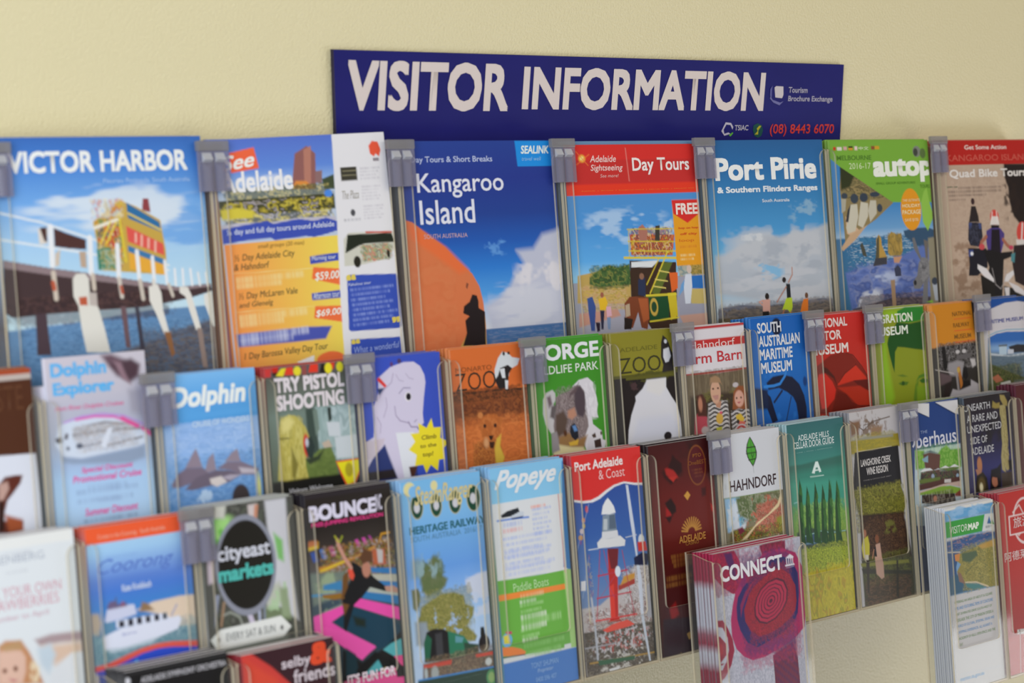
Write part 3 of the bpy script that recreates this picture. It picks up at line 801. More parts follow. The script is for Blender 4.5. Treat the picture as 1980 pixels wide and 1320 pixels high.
s 15.9 29.2 179.4 204.2 0.60 14 6 1 b59e8c bca694 ab9482
n 6.1 110.1 80.3 202.3 8f7460 16 10 0.56 2
p 241a18 2.8 140.9 29.8 305.9 31.8 294.6 119.6 171.1 108.2 155.8 96.7 148.1 78.2 147.1 60 140.4 47.1
n 130.9 30.6 178.3 104.7 2a1e1a 10 10 0.50 3
b -0 30.6 b0221c
t 55.1 11.9 148.8 6.4 0 0.02 0 e6cfc8|Get Some Action
t 14.8 26 202.8 18.2 0 0.01 0 c8584c|KANGAROO ISLAND
t 19.3 47.8 192 36 0 0.03 0 dcd6d2|Quad Bike Tours
t 10.8 58.7 34.5 56 0 0.01 0 2f5c3c|Join us
f 36.1 56.4 137 61.2 6a5a52 1
f 13.7 60.5 136.4 66 6a5a52 1
f 14.6 65.5 101.4 70.3 6a5a52 1
f 14.6 71.2 52.7 74.9 6a5a52 1
e 61.7 71.7 69.6 79.9 3a2628 1
p 2a2224 0.8 61.5 81.5 71 81.8 75.9 94.4 76.6 101.6 54.3 100.9 57.9 92.1
p 262634 0.8 53.7 100.9 81.3 102.7 82.4 119.8 72.8 132 54 129.5 50.1 122.2
p 3c4878 0.6 53.6 101.8 60.5 102 59.8 108.3 53.2 109.8
p 3c4878 0.6 74.9 102.5 81.2 103.6 80.3 110.7 74 109.6
s 53.9 104.5 77.9 130.4 0.70 5 6 4 2a2a38 4a4c60 1c1a20
p 1c1a24 1.1 48.8 132.8 88.7 134.4 89 157.8 65.3 167.5 46.3 166.6 49.6 152.5
p 38447c 0.6 49.5 134.6 59.7 135 58.8 142.2 49.1 143.5
e 53 137.5 59.4 142.2 e0e0e4 1
e 101.6 87 121.3 107.5 c9453c 1
p d8d0cc 1.1 104.9 95.3 119.5 95.7 121.4 106.6 100.3 105.9
l e6dcd8 1.6 107.1 89.9 104 102.5
l e6dcd8 1.6 116.4 89.2 117 102.8
p 1a1618 0.6 102.5 106 120.8 106.6 118.5 117.4 102.2 116.8
p 4a3a7c 0.8 91.3 112.9 101.5 109.6 122.6 110.3 131.6 117.8 128.6 128.6 120.2 142.8 92.6 141.7 89.5 127.2
p 1e1620 0.8 102.9 111.4 120.8 112 120.2 142.8 97.5 141.9
l a06450 5 90.4 120 78.3 126.8 76 132.1
l a06450 5 127.4 125 136.4 132.6 144.2 136.5
e 72.6 128.4 85.2 136 c04a50 1.5
e 139.7 132.7 149.9 138.6 b8405a 1.5
p 1a1618 1.1 82 135.9 98.1 136.5 120.5 141 148.7 140.3 142.8 147.4 125.9 150.3 116.3 200.7 74.3 198.4 92.2 157.9
p d8d4d6 0.7 67 153.2 85.6 159.4 100.2 172.7 101.1 178.2 81 170 66.4 158.6
p d4d0d2 0.7 149.2 163.2 150.3 167.8 132.4 177.9 122.5 177.4 130.2 168.7
p 1e1a18 1.1 71.9 166 102.7 178.3 99.6 203.4 73.9 202
p 1c1816 1.1 121.8 182.8 167.5 190.6 165.5 207.1 122.4 204.7
l 9a9494 1.2 98.5 160 104.1 180.1 114.9 186.1 124.2 177.5 129.5 161.4
p cfcacc 0.6 123.3 184.7 134.8 185.3 133.4 196.2 125.2 195.7
p cfcacc 0.7 132.4 177.9 154.9 184.5 170.7 192.6 170 198.1 147.3 191.4
e 159.9 104.1 188.4 132.7 c9453c 1
l dcd2ce 3 174.7 106.4 170.5 126.5
p d0c8c4 1.1 157.2 126 189.1 127.2 188.1 134.5 157.9 133.4
p 2a1e20 1.1 151.3 133.1 188.4 132.7 181.2 189.5 148.9 178.7 145 156.6
p 4a8088 0.8 143.9 143.8 153.4 142.3 150.2 155 142.1 152.8
@mus2 2 1109 6 99 207.6 0 4060a0,a0a0b0,5a6a80,4a4a40 -
#blue and white leaflet with a harbour photo, at the right edge of the second row
b -3.5 135.8 c4c0c6
p 1b4a94 0.4 14.4 -5.5 169.2 0.6 167 17.8 118.1 9.6 79.6 5.4 50.7 5.9 23.6 10.7 12.1 12.6
p 17407e 1.1 70.9 -2.5 109.7 -1.5 108.3 9.1 79.6 5.4
t 2.7 29.3 88.4 24.6 0 0.02 0 4c5292|MARITIME MUSEUM
t 43.3 34.8 89.4 35.1 0 0 0 a8b4c4|CONNECT TOGETHER
l 6a9cb8 1.2 9.2 43.6 27.5 40.1 50.5 38.6 90.7 40.5
p 5c6c7a 0.6 8.9 46.2 27.3 42.2 50.1 41.3 123.5 45.2 111.2 142.6 -2.7 132.4
p 2f62aa 0.6 8.9 46.2 27.3 42.2 50.1 41.3 123.5 45.2 120.6 68.5 11.5 63
p 7a9cc4 7.7 9.8 54.5 121.9 58 120.3 70.7 11.4 64
p 2c2a2e 1.1 51.7 59.5 71.1 57.7 121.4 62.2 120.4 69.6 58.4 67.3
p a8bccc 0.6 31.2 56 48.2 56.6 46.7 68.6 30.7 67.5
p 5c6670 0.6 30.3 55.9 49.2 56.2 48.9 58.8 30 58
p b8bcc8 0.8 49.4 62.5 62.7 63.4 62 68.6 48.7 68.2
p b4bcc4 1.1 11.3 64.5 50.4 69.9 85.2 69.2 120.3 70.7 120 73.3 52.1 71.6 11 67.1
s 9.8 69.1 97.1 98.8 0.60 24 3 1 566878 647684 48586a
p 4c5434 1.7 8 76.2 31.5 84.2 59 92.6 81.5 98.6 116.2 103.5 111.2 142.6 -2.7 132.4
s 7.6 79.3 79.9 111.2 0.80 9 7 2 56602c 3c4428 6c6a3c 2c3020
p a8664c 1.1 11.4 94.2 25 91 35.3 99.2 19.9 101.1
p c0c0bc 0.8 29.3 101.8 50.4 100.4 53.2 109 32.3 108.3
p 5c6458 1.1 58 101 96.8 100.9 95.3 112.5 62.7 109.8
@brown 2 -326 -14 99 227.6 0 8a5a44,50301f,b0b0b8,a89890 -
#brown and white leaflet with an orange top strip, leftmost of the second row
b -6.6 149.8 4f2d1e
b -1 5.2 a4492a
b 4 8.5 b9aca6
t 43.1 31.9 90.3 12.4 0 0 0 5f3b28|TASTE
p d3d7e4 0.6 27.5 64.3 98 67.1 100.7 131.9 21.4 132.8
p 5c2c22 1.7 61.1 88.6 68.2 82.6 78.7 82.1 84.6 82.8 82.1 88.7 74.8 95.8 69.1 100.8 65.8 109.4 64.5 116 82 118.2 80.6 125.9 68.1 126.6 57.8 125.3
p b8968c 2.2 62.5 87.6 70.5 86.3 71.3 92 65.3 100.3 61.4 99.9
p 9c5030 3.3 65.6 111.6 80.8 116.9 81.4 124.9 68.2 125.5
p 2c1c18 1.7 61.2 102.1 65.3 100.3 63.9 122.7 59.1 125.5
@dexp 2 -214 -20 97 233.6 0 cdc8d6,c4cadc,a8c2e6,a8c2e6 -
#lilac and pale blue leaflet with a white boat, standing tallest in the second row
g 0.2 c6c0cc 27.9 bfbcca 44 b3b4c6 67.8 a9b0c4 85.8 a0b6d8 98.5 a6c6f0 127.4 a9c9f2
p 67505c 4.4 53.5 1.1 63.4 0.6 77.1 6.3 90.9 12.1 89.4 20.3 81.1 24.3 67.4 18.5 59.7 9.7
p 4f3b45 4.4 62.5 10 82.9 5.6 91 10.9 87.3 20.1 79.7 24.2 71.6 18.9
p 907480 3.3 65.7 6.7 72.6 8.4 76.1 16.9 80.9 26.7 72.8 21.3
p a2a0b0 5.5 77.6 31.1 93.6 30.1 92.6 56.1 87.2 52.1 78.8 49
t 5.1 18.8 57.5 4.5 0 0.045 0 5db0ea|Dolphin
t 6.2 33.1 64.2 20 0 0.045 0 5db0ea|Explorer
t 6.7 43.4 72.4 38.6 0 0.01 0.3 d86a9a|Port River Dolphin Cruises
p c9d3e4 1.1 8.5 55.3 15.6 51.4 36.4 49.8 58.7 50.7 75.3 55.7 90.5 63.1 90.8 75 81.9 77.6 28 81.5 11.8 78.6 4.5 68.7
p aeb0b8 1.7 22 56.6 52.8 53.6 77.9 58.3 86.1 63.8 49.1 63.8 21.2 65.7
l 706a70 1.3 21.5 62.3 49.3 61.5 89 62.9
l 6a6068 1 35.8 56.1 52.7 54.8 75.1 58.1
l 7a7880 1.6 53.8 73.6 88.4 70
l 82828e 1.6 28.8 72.3 48.4 70.8
s 20.9 54.2 84.7 77.9 0.60 9 1.6 1 8a8488 c8ccd6 a89a94 b4bac8
p d2d8e6 0.7 46.8 72.9 55.1 59.7 60 59.6 51.5 75.7
p 44414a 1.1 4.9 64.1 10.5 62.4 11.5 67.1 6.6 67.8
p 5a5660 1.1 14.8 60.5 17.5 60.8 16.4 65.3 13 64.9
e 23.6 69.4 30.1 73.6 5a6070 1.5
e 14.5 70.9 17.7 74.1 5a6070 1.5
p 8c9cb6 3.3 9.1 78.4 27.9 82 83.3 77.8 90.6 77.3 89.7 86.7 75 89.9 19.4 85.2 11.3 83.2
l b58ad4 1.4 14.2 51.8 31 48.2 50.6 47.8 71.5 51.2 90.1 59.5
l d460b0 1.8 25.3 50.5 43.4 49.3 61.5 51.2 78.1 57.2 86.3 60.9
l d8589a 3.6 69.8 53.4 84.2 60.7
l d8589a 3.6 89.7 63 97.2 68.4
t 26.8 94.5 76.7 88.8 0 0.02 0.2 dc5fa2|Special Discount
t 18 100.7 84.7 95 0 0.02 0.2 dc5fa2|Promotional Cruise
f 31.6 101.6 71.6 110.8 8fa8cc 1
f 20.3 104.9 83.7 119.3 8fa8cc 2
f 40.3 113.1 66.4 120.2 8fa8cc 1
t 27.2 127.8 78.7 121.8 0 0.02 0.2 dc5fa2|Summer Discount
f 25 128.7 81.6 141.5 7d92b4 2
@dolphin 2 -102 2.5 99 211.1 0 6aaae4,9cb8e0,b0c8ec,7090b8 -
#sky blue leaflet with three dolphins leaping, to the right of the lilac boat leaflet
g 2.1 78b4ec 17.8 5fa4e2 39.5 4f98d8 41.9 8eb2e4 54 9ebbe8 68.4 8cb0e2 81.7 6796cc 94.9 5a8cc4 109.3 4f86c2
p 58a0de 2.2 9.7 26.7 11.5 38.9 44.6 38.3 97.5 36.9 97.9 32 45.1 33.5
s -0.3 39 99 119 0.55 20 4 1 7fa6dc a8c4ee 6a96cf 92b6e6
s 4.4 67 99 119 0.50 14 5 2 5a88c0 4a78b0 7aa6d6 3e6898
p 8c7f8e 1.1 18.2 78.1 26.8 66.9 30.9 62.5 32.7 67.5 36.2 78.8
p 8e8290 1.1 37.1 84.9 42.9 72.2 48.6 67.9 49.4 75.3 50.3 82.7
p 8e8290 1.1 60.1 76.4 67.7 69.9 74.2 66.8 75.8 74.4 77 78.2
p 75697a 1.7 3.7 89.7 10.4 82 19.7 77.6 36.2 78.8 43.1 85.6 24.5 90.8 12.3 93.1 4.2 92.7
p 6a6070 1.7 16.6 95.4 29.4 86.5 49.5 82.6 64.7 84.3 76.8 88 63.8 94 42.2 95.2 23.9 96.8
p 7c7080 1.7 51.1 81.6 62.4 76.7 77.8 78.3 95.8 86.4 92.2 91 76.7 89.3 64.7 84.3
p b8b0bc 2.2 74.2 82.8 92.7 86.1 93.1 89.8 76.8 88
p cfc6c4 1.7 42.8 89.2 55.1 88.1 60.8 93.7 49.7 96.7 43.9 93.6
p a8a0b0 1.7 64.4 87.9 76.7 89.3 63.9 92.8 55 89.3
n 27.2 93.5 52.7 113.5 b8cfe8 6 8 0.50 4
e 65 97.2 83.8 120.9 40383a 3
e 93 91 96.5 112.5 dfe08a 3
t 7.7 33.1 87.2 10.5 0 0.04 0.2 e3ecf8|Dolphin
t 28.9 44.9 89.1 40.1 0 0.03 0 bcd2f2|CRUISE OF WONDERS
@pistol 2 6 4.5 99 209.1 0 a83838,4a4c48,5a6460,4a4a48 -
#pistol shooting leaflet with a long-haired blonde person in ear muffs
g 1.3 4a4644 13.5 5c6058 36 68756c 42.1 6f8078 99.1 566050
b -1.8 8.4 5a5658
p b02c2c 1.1 -8.8 -0.4 -3.7 -0 -4.4 8 -9.5 7.6
p c23a38 1.1 0.2 0.3 8 -0.1 6.5 7.8 0.1 7.8
p c0281c 1.1 8 -0.6 15.9 -1.1 14.6 5.4 8.8 4.5
p 2a1a14 1.1 8.8 4.5 15.3 4.5 13.7 7.4 8.6 7
p e0d028 0.8 12.4 7.3 18.2 1.7 24.2 1.1 20.2 8.4
p d84028 1.1 24.2 1.1 31.4 0.6 32.1 7.8 21.6 7.5
e 32.1 0.7 40.5 9 ded030 2
p 8c4a48 1.1 41.4 0.3 47.3 0.8 46.5 8.9 41.3 8.5
p dc3a26 0.8 51.4 0.1 60.1 0.2 59.4 7.4 48.7 7.1
p 241c1a 1.1 64.2 -0 70.1 1.5 69.3 9.7 61.4 8
p d43a24 1.1 72.9 0.6 79.8 0.1 77.8 6.2 72.4 5.8
e 67.6 0.2 76.1 9.7 e2d42e 2
e 81.2 0.2 89.2 9.1 d8d030 2
t 9.7 22.3 89 9.2 0 0.05 0 d8d0d6|TRY PISTOL
t 10.8 37.9 87.6 24.3 0 0.05 0 d8d0d6|SHOOTING
p 8fa6a6 2.2 50.4 38 104.9 38.6 104.1 88.9 72.7 85.6 65.9 72.5 54.8 75.5
p a2b6bc 2.2 71.9 38.9 104.8 39.7 103.6 65.8 72.1 64.8
s 50.6 36 102.7 88.7 0.55 14 30 1 8aa0a0 a8babc 74888a b8c6ca
p c2c9d0 1.1 65.2 51.7 80 53.1 80.2 65.6 66.7 64.3
p c0c8cf 1.7 73.3 65.9 102.3 65.6 101.7 85.5 74.2 84.7
p 2c3430 1.1 67.1 39.5 71.2 38.8 71.4 50.2 67.9 52
p 3c4a44 2.2 42.3 38.3 53 38.2 54.5 77.5 43.1 84.5
p 6e7f76 1.7 50.2 40 55.6 39.5 56.6 57.1 52 62.8
p 64763c 1.7 30 83.2 46.2 80.8 54.9 74.4 68.4 73.8 72.7 85.6 74.9 104.5 28.2 101.4
s 41.3 76.2 73.7 103.3 0.60 14 8 2 5c6e36 6f8044 4c5c30
p b8a898 1.1 58 69.6 66.4 67.3 69.8 73.9 60.3 74
p b5aa58 1.4 11.3 52.8 14.6 45 23.5 41.7 31.2 43.5 40.8 53.6 44 62.1 37.7 86 40.4 98.6 17.8 100.2 6.3 96.9 8.8 77.9 10.9 62.9
s 12.3 41.7 38.8 101.5 0.65 5 20 3 c0b460 a89c48 cfc67c 8c8438
p d2c880 4.4 13.8 47 23.4 42.7 29.4 48.4 22.1 55.9 14.1 57.1
l 6a6434 1.2 11.7 61.5 21.5 61.9
p 7c7434 2.2 23.4 69.2 29.8 85.2 24.4 99.9 22.3 94.6
e 36.9 59.8 43.6 79.5 c23a30 2
p 2c3836 1.1 41.1 64.9 46.6 62.3 49.7 71.9 46 82.8 41 79.2 39 71.8
e 39.3 63.7 43.1 71.2 b8bcc8 2
p 323c2c 2.2 38.1 82 51.6 80.3 60.2 75 53.9 83.6 42.9 86.6
p 1a1a18 2.2 -0.3 98.2 44.5 98 79.6 98.8 105.5 102.7 102.3 134.8 -3.9 122
t 17.5 110 66.5 105.2 0 0.02 0.2 b8b8be|Visitors Welcome
p d85a2c 0.7 72.6 87.1 102.9 86.7 100.7 97.9 93.8 108.7 82.6 110 76.9 98.5
p dfd422 0.6 73.8 88.3 101.7 88.1 99.1 97.8 92.8 107.5 84.1 108.7 78.4 97.6
e 82.6 89.7 91.7 102.2 a89a28 3
@horse 2 115 4.5 98 209.1 0 3c50b0,4058b4,c4c0d8,3a4a90 -
#royal blue leaflet with a white rocking horse head and yellow starburst
b -6.8 131.5 3a51ba
p 2c3a78 2.2 -8.5 72.6 22.8 73.7 39.1 71.3 57.8 73.1 59.7 108.4 70.7 134.7 -15 124.6
p cdc6de 0.7 20.4 18.2 35.9 9.5 52.3 6.3 64.5 6.7 72.2 11.3 76.9 19.7 77.5 26.8 74.1 40.5 71.3 54.4 71.7 63.4 65.2 66.8 62.5 66.6 68.6 74.2 63.9 93.8 53.8 112.7 46.4 131.8 35.8 130.6 22.3 78.6 8.2 88 0.7 97 -2.8 106.5 3 126.7 -8.6 125.4 -2.3 75.2 9.9 70.5 12.8 55 12.7 43.2 19.1 31.9
p dcdfe8 1.1 36.6 69.1 58.1 70.2 62.9 76.6 59 101.3 52.3 100.6 48.2 114.1 43.1 111.5
p c8bccb 1.1 0.5 73.5 22.9 72.7 21.1 77.5 8.1 89 1.4 90.2
p 2e3a70 2.8 22.3 78.6 35.1 110.6 18.9 112.8 13.4 88.5
p 2a2426 1.7 -8.8 100.9 30.7 101.2 33.9 109.5 -7 108.9
p d8403c 0.7 19.8 18.2 21.8 17.8 30 25.9 27.4 27.7 18.7 20.1
p 30406a 1.1 18.4 27.9 27.4 27.7 20.2 34
l a69ab8 0.9 38.6 15.7 35.9 23.4 27.3 28.7 20 35.9
l 9a8eae 1 37.7 45.4 38.2 53.4 43 58.8 53.5 61.7
l a69ab8 0.7 41.9 16.9 45.4 22.2 50.6 23.6
l a69ab8 0.7 54 16.9 57.6 21.2 62.9 22.6
l a69ab8 0.8 27.9 36.6 28.4 44.6 23.5 54
l a69ab8 0.8 15.6 53.3 19.6 59.6 18.2 67.3
l 9088a8 1 44.2 34 50 29.5 58.1 30.2
e 50.7 33.6 58.9 42.2 e4e0ea 1
e 52.2 34.5 58.3 41.2 1c1820 1
l 8c80a0 1.2 52.9 60.7 55.8 65.5 63.9 66.2
l 9a90ac 1 60.3 61.4 63.2 59.6
e 35.7 5.1 39.3 9.3 5c3a70 1.5
e 44.6 2.7 49.6 7.1 4c3a60 1.5
p 3a51ba 0.6 15.4 15.9 19.1 18.1 18.5 22 14.8 21.7
p e6d52e 0.4 81.7 59.8 83.6 68.6 92.9 68.9 91.3 78.9 101.6 83.5 94 88.8 95.1 98.5 87.5 98.7 85.1 108.6 76.7 102.2 70.5 109.3 67.2 101.1 57 101.1 60 91.4 50.8 85.9 59.2 79.3 54.5 71.8 64.7 71.8 65 62.8 74.7 68.2
t 67.5 78.6 86.2 74.4 0 0.02 0.1 8c7e28|Climb
t 64.9 85.9 85.4 82.4 0 0.02 0.1 8c7e28|to the
t 67.2 95.1 80.7 90 0 0.02 0.1 8c7e28|top!
p 4a2c24 1.1 49.5 101.3 60.4 101.4 55.3 110.9 51.3 110.4
@monarto 2 226 4 98 209.6 0 d07a44,c88468,3a3430,c07858 -
#orange zoo leaflet with a cheetah photo
g -0.5 cf6b33 40.2 d8702f
g 41.9 7a4426 47.5 8a4c28 55.7 6a3820 63.9 7a4222 70 c06a34 92.4 c8703a 112.8 b86430
b 0.5 41.4 d06a32
s -3 41.9 110.2 74.7 0.70 14 8 1 6e3c22 8a4c28 5a3020 9c5a30
s -5.3 64.1 104.9 125.9 0.70 18 8 2 c46c36 b05e2e d07a40 a8582c
l 3a2820 2.2 -5.6 39.7 29.6 42.1 54.2 41.6 89.5 43.4
s -4 37.8 90.2 50.3 0.80 4 3 3 3a2418 8a4a28 50301c
t 5.4 21.8 52.2 17.3 0 0 0 8a4c28|MONARTO
t 4.4 39.2 56.5 22.7 0 -0.008 0 3c2c22|ZOO
p cdd2d8 0.8 56.3 22 61.7 12.1 68.1 6.3 75.3 7.9 80.8 12.4 91 14.2 87.4 20.2 76.7 23.6 74.6 29.7 69.7 33.5 61.7 40.1 57.7 36.7 55.6 28.2
p 241f20 0.8 63.6 21.6 74.2 19.2 79.7 22.8 74.8 27.6 71.9 40.9 60.1 41 55.2 32.3 60 28.5
p d2d6dc 0.8 62.8 22.5 69.5 22 69.9 31.4 65.6 31.1
p d2d6dc 0.6 69 33.4 73.4 33.8 71.8 42 68.9 41.7
e 68.1 6.3 71.4 10.2 2a2424 1
e 74.7 6.8 78.1 9.6 2a2424 1
p b06430 1.7 34.4 65.6 43.3 63.4 57.7 64.7 61.5 70.2 55.9 82.1 56.5 90.5 60.8 105.5 59 136.5 10.5 130.9 19.8 109.4 28.8 91.9 33.7 86.2 32 74.7
s 19.3 86.8 57.7 120.7 0.80 3.4 3.4 4 7a4424 c07a3c 5a3420 b06a34
s 33.2 62.5 57.9 90.6 0.60 7 9 5 b8642e c87a44 a05628
p c9a840 2.2 52.4 87 58.7 83.4 56 94.6 60.8 105.5 57 113.4 48.7 109.4 48.6 95.9
e 35.9 72 39.8 75.9 3a2018 1.5
e 49.6 72.7 53.5 76.7 3a2018 1.5
p 2c1a14 0.8 41.9 83.4 48.4 84 45.8 87.9 43.6 87.7
p 3c2218 1.1 42.1 89.1 49.2 89.8 47.2 95.8 42.9 95.3
e 35.2 85.3 41.5 94.2 c89468 5
e 29.8 60.6 36.4 66.4 c07a44 2
e 55.1 61.3 61.1 67 8a4c28 2
@gorge 2 336 3.5 99 210.1 0 4a9a34,5aa848,6aa858,4a9a34 -
#bright green wildlife park leaflet with a grey koala
b -1.4 141.2 3f8a28
p b9b6ba 1.7 8.8 56.8 13.2 50.8 22.6 48.4 26.1 51.9 26.2 58.3 22.7 62.2 24.3 68.7 25 77.3 24.5 89 16.7 90.3 10 81.2 7.3 70.4
p cfccd4 1.1 50.6 47.5 60.6 41.8 73.4 40.2 80.8 45.6 80.3 49.9 84.2 58.9 85.6 67.7 83.2 75.1 85 80.7 78.7 80.1 75.7 78.7 76.4 86.4 85.4 92.6 88.4 94 89.1 102.7 93.7 104.3 91.3 111.7 65.6 113.4 60.5 102.1 62.8 80.8 58.8 58.9
p 7c6f70 1.7 26.4 56.1 34.5 53.1 45.5 51.3 53.8 46.7 61.6 47.3 67.3 53.2 68.3 66.2 69.6 76 69.9 87.9 60.5 102.1 50.6 106.5 28.7 107.5 22 98.3 20.5 83.3 24.3 68.7
s 26 45.5 66.2 108.1 0.65 5 8 1 6a5c5e 8a7e82 5a4c4c 9a8e90
p 4a3e46 2.8 53.5 49.9 61.6 47.3 67.9 55.4 67.8 70.5 63 78.6 55.4 75.8 51.9 64.8
p 5c4c50 2.2 44.9 57.7 56.4 52.3 60.4 44 56.8 48 46.9 53.6
p 55443c 3.3 24.7 73 35.8 69.8 41.1 78.8 36.8 90.1 27 94.5 23.1 87.8
p b0806a 2.8 42 70.3 51.6 67.9 53.9 75.7 47.2 79.3 41.3 76.7
p 8c6a44 3.3 27 94.5 41.3 91.6 54.5 99.4 67.4 96.3 59.6 110.6 25.4 109.3
p cfc498 2.8 18.7 100.1 44.4 105.9 59.9 107.4 65.6 113.4 17.4 112.7
p c9a23c 1.7 40.3 101.2 54.5 99.4 52.4 104.5 41.5 104.5
p 20222c 1.1 44.2 85.5 50 82.8 54.1 88.6 54.7 97.2 49.7 100 44.7 96.2 42.9 90.7
p 5c84b8 1.7 46.6 85.7 51.3 85.1 53.9 90.7 49.1 91.3
e 33.8 88.8 38.6 94.6 50301c 3
p 8a8488 2.2 16.7 90.3 24.5 89 27.2 107.3 16.2 109.4
p 5c5456 2.8 27.3 62.6 22.7 77.1 16.8 74.4 19.5 64
p 6a5a62 2.8 14.3 55.1 19.1 53.4 21.2 62.1 16.2 65.9
s 66.6 44.5 84.8 82.8 0.50 6 8 2 d8d4dc c0bcc6 e0dde4
p 3c2c28 1.1 76.3 102.6 86 101.4 86.7 110.1 77.1 110.2
p 4a3a34 1.1 73.7 96.9 78.7 95.2 79.8 99.7 75 100.3
e 86 94.3 88.7 98.4 5a4a48 1.5
p c8c4cc 1.7 67.2 98.4 75.1 99.2 75.3 112.2 65.6 113.4
t -6.3 20.5 92.2 4.8 0 0.035 0 dcdfe4|GORGE
t -6.1 33.3 89.8 25.2 0 0.01 0 d4dcd4|WILDLIFE PARK
@zoo 2 447 3.6 98 210 0 8a8434,8a8434,22242a,202430 -
#olive green zoo leaflet with a white panda rump on black
b -1.8 153.6 211a1b
b -1.8 44.8 857f28
b 42.4 45.2 55521c
n 20.7 38.6 91.4 53 4a4a1c 8 3 0.45 1
p 5a581e 0.8 18.4 45 92.3 45.2 91.9 48.6 18.1 47.7
t 12.1 19.3 68.6 15 0 0 0 6a6624|ADELAIDE
t 10.6 41.1 72.3 25.3 0 -0.005 0 3c3a20|ZOO
p 2a2626 1.1 75.2 13.7 78.6 6.1 84.2 9.9 87.1 14.5 89.7 21.5 92.7 26.2 91.4 37.3 94.2 43.1 73.6 43.8 76.2 36.2 73.6 28.2
p cfd2da 1.1 77.9 20.6 86.6 19 89 28.1 85 33.5 79.8 34.2 77 28.4
e 79.8 10.7 84.5 14.9 c8ccd4 1.5
p cfcfd8 1.4 49.4 49.7 78.9 49.8 78 58.7 84.6 68.2 93.7 79.1 97.2 94.1 98 111 79.9 111 76.5 111.2 14.5 111.7 16.8 97.7 22.5 82.8 30.6 69.2 30.3 64.7 41.8 57.9
p d4d2d4 4.4 49.3 50.2 78 50.3 77 59.7 67.7 66.8 48.2 60.7
p c9cbda 7.7 31.9 88 82.5 87.1 94.9 99.5 95.5 109.7 21.3 109.1
e 69.6 104.4 81.4 112.8 241e22 2
n 22.8 49.8 43.2 60.3 4a3436 6 4 0.50 3
@barn 2 558 4.9 99 208.7 0 d0c8cc,c4b4a8,8a7a68,a89078 -
#white and red farm barn leaflet with three children in a barn
b -4.5 138.1 d2cdd4
b -0.3 2.7 b02c30
b 13.7 22.2 b83030
b 47.4 49.9 b02c34
p 6a5c48 0.6 -1.2 48.6 51.1 50.4 101.9 49.1 101 133.5 -14.1 121.9
s -0.7 44.4 103.6 79.6 0.60 5 30 1 6a5e4c 55493a 7c6e58
p 3c3024 4.4 4.4 71.1 48.8 70.6 99.3 72.7 99.4 117.1 0 110.7
n 9.9 65.3 98.2 82.3 6a6434 10 5 0.50 2
p a84450 1.7 9.3 92.6 13.8 88.8 26.6 92.1 29.4 96.6 27.7 111.3 6.6 110.3
p 4c2c24 1.7 14.2 70.9 22.5 69.5 28.3 76.3 27.3 93.2 13.5 91.9
e 15.6 72.6 22.2 87.4 b07860 3
p 8a8484 1.1 30.8 84 37.8 80.3 54.6 78.6 62.5 82.5 64.4 95.5 64.2 112.6 27.7 111.3 27.5 98.5
i 30.5 78.7 63.3 113.1 c8c4c4 3c3838 4.4
p b08068 1.1 42.8 79.7 52.8 79.5 50.3 86.8 43.9 85.1
e 36.3 56.8 52.6 81.6 c49a82 2
e 39.2 64.7 42.3 66.7 4c3428 1
e 47.1 64.7 50.2 66.7 4c3428 1
p a05c58 0.6 40.2 73.1 48.5 73 45 75.1
p 9a7a5c 1.7 35.7 62.1 37.4 53.8 45.9 52.3 52.2 54.9 55.5 62.7 53.3 60.3 38.5 59.1
p b08078 1.7 38.6 73 48.6 72.8 48.1 77 43 77.6
p 8a5030 1.7 73.8 71.7 81.3 65.8 91.4 66.6 95.6 74.6 95.2 94 70.1 89.6
e 74.8 70.7 90.7 88.2 cc9c8c 3
e 76.9 77.5 79.7 79.5 4c3428 1
e 84.4 77.5 87.2 79.5 4c3428 1
p b05c60 0.6 78.5 82.8 85.3 82.7 81.7 84.7
e 73.2 61.9 82.8 67 b8b0b4 2
p 8a8484 1.1 67.3 92.6 80.3 89.4 97 93.1 101.3 99.9 99.8 113.9 67.8 110.8
i 66.7 90.4 100 111.7 c4c0c4 3c3838 4.4
e 42.3 91.4 53.5 103.1 c9a24a 3
e 48.3 89.8 53 92.9 c85068 2
p a8a83c 1.1 41.5 106.2 51.5 106.1 49.3 111.2 42.6 111.1
p d0b040 1.7 74.5 96.4 83.1 95 89.2 101 85.3 106 77 104.2
p c8685c 1.7 78.9 102.2 90.6 104.4 88.3 109.5 78.2 108.6
e 75.6 100.8 80.2 105.6 3c3434 2
e 17.9 103.4 29.4 111.4 a89c9c 3
e 70 106.2 95.2 124.3 c8bcc0 1
e 72.4 107.5 92.6 124 b03838 1
e 76.4 109.5 88.4 123.6 b8b0b4 1
t 7.4 22.8 81.7 14.9 0 0 0 e0c8c8|Hahndorf
t -4.8 38.4 93.1 27 0 0.01 0 b8343c|Farm Barn
@sam 2 669 2 99 211.6 0 3070b8,3474bc,3a78c0,2c64a8 -
#blue maritime museum leaflet with a dark diver figure and white capitals
g -0.7 1a5cae 52.4 1c64b4 112 1c5aa8
n -3.7 50.2 93 118.9 2a70c0 20 16 0.55 1
e 34.8 1.6 52.1 20.3 141c34 3
p 141c34 1.1 41.4 5.3 51.5 10.4 51.6 17 40.3 15.1
p 171c34 1.7 20.1 69.5 31.3 63.8 49 63 64.7 66.5 76.3 75.1 83.8 88 86.8 101.6 85.2 123.7 70.9 122.4 70.6 109 68.5 95.6 64 88.5 54 82.2 40.4 76.6 22.7 77.4
p 171c34 1.4 18.9 80.3 25.3 85.2 29.3 96.5 34.7 111.3 25.6 113.7 18.6 97.8
l 182040 2.6 45.3 80.3 30.8 91.2
l 1c3460 1.8 60.4 88.2 55.6 98.8 48.5 114.7
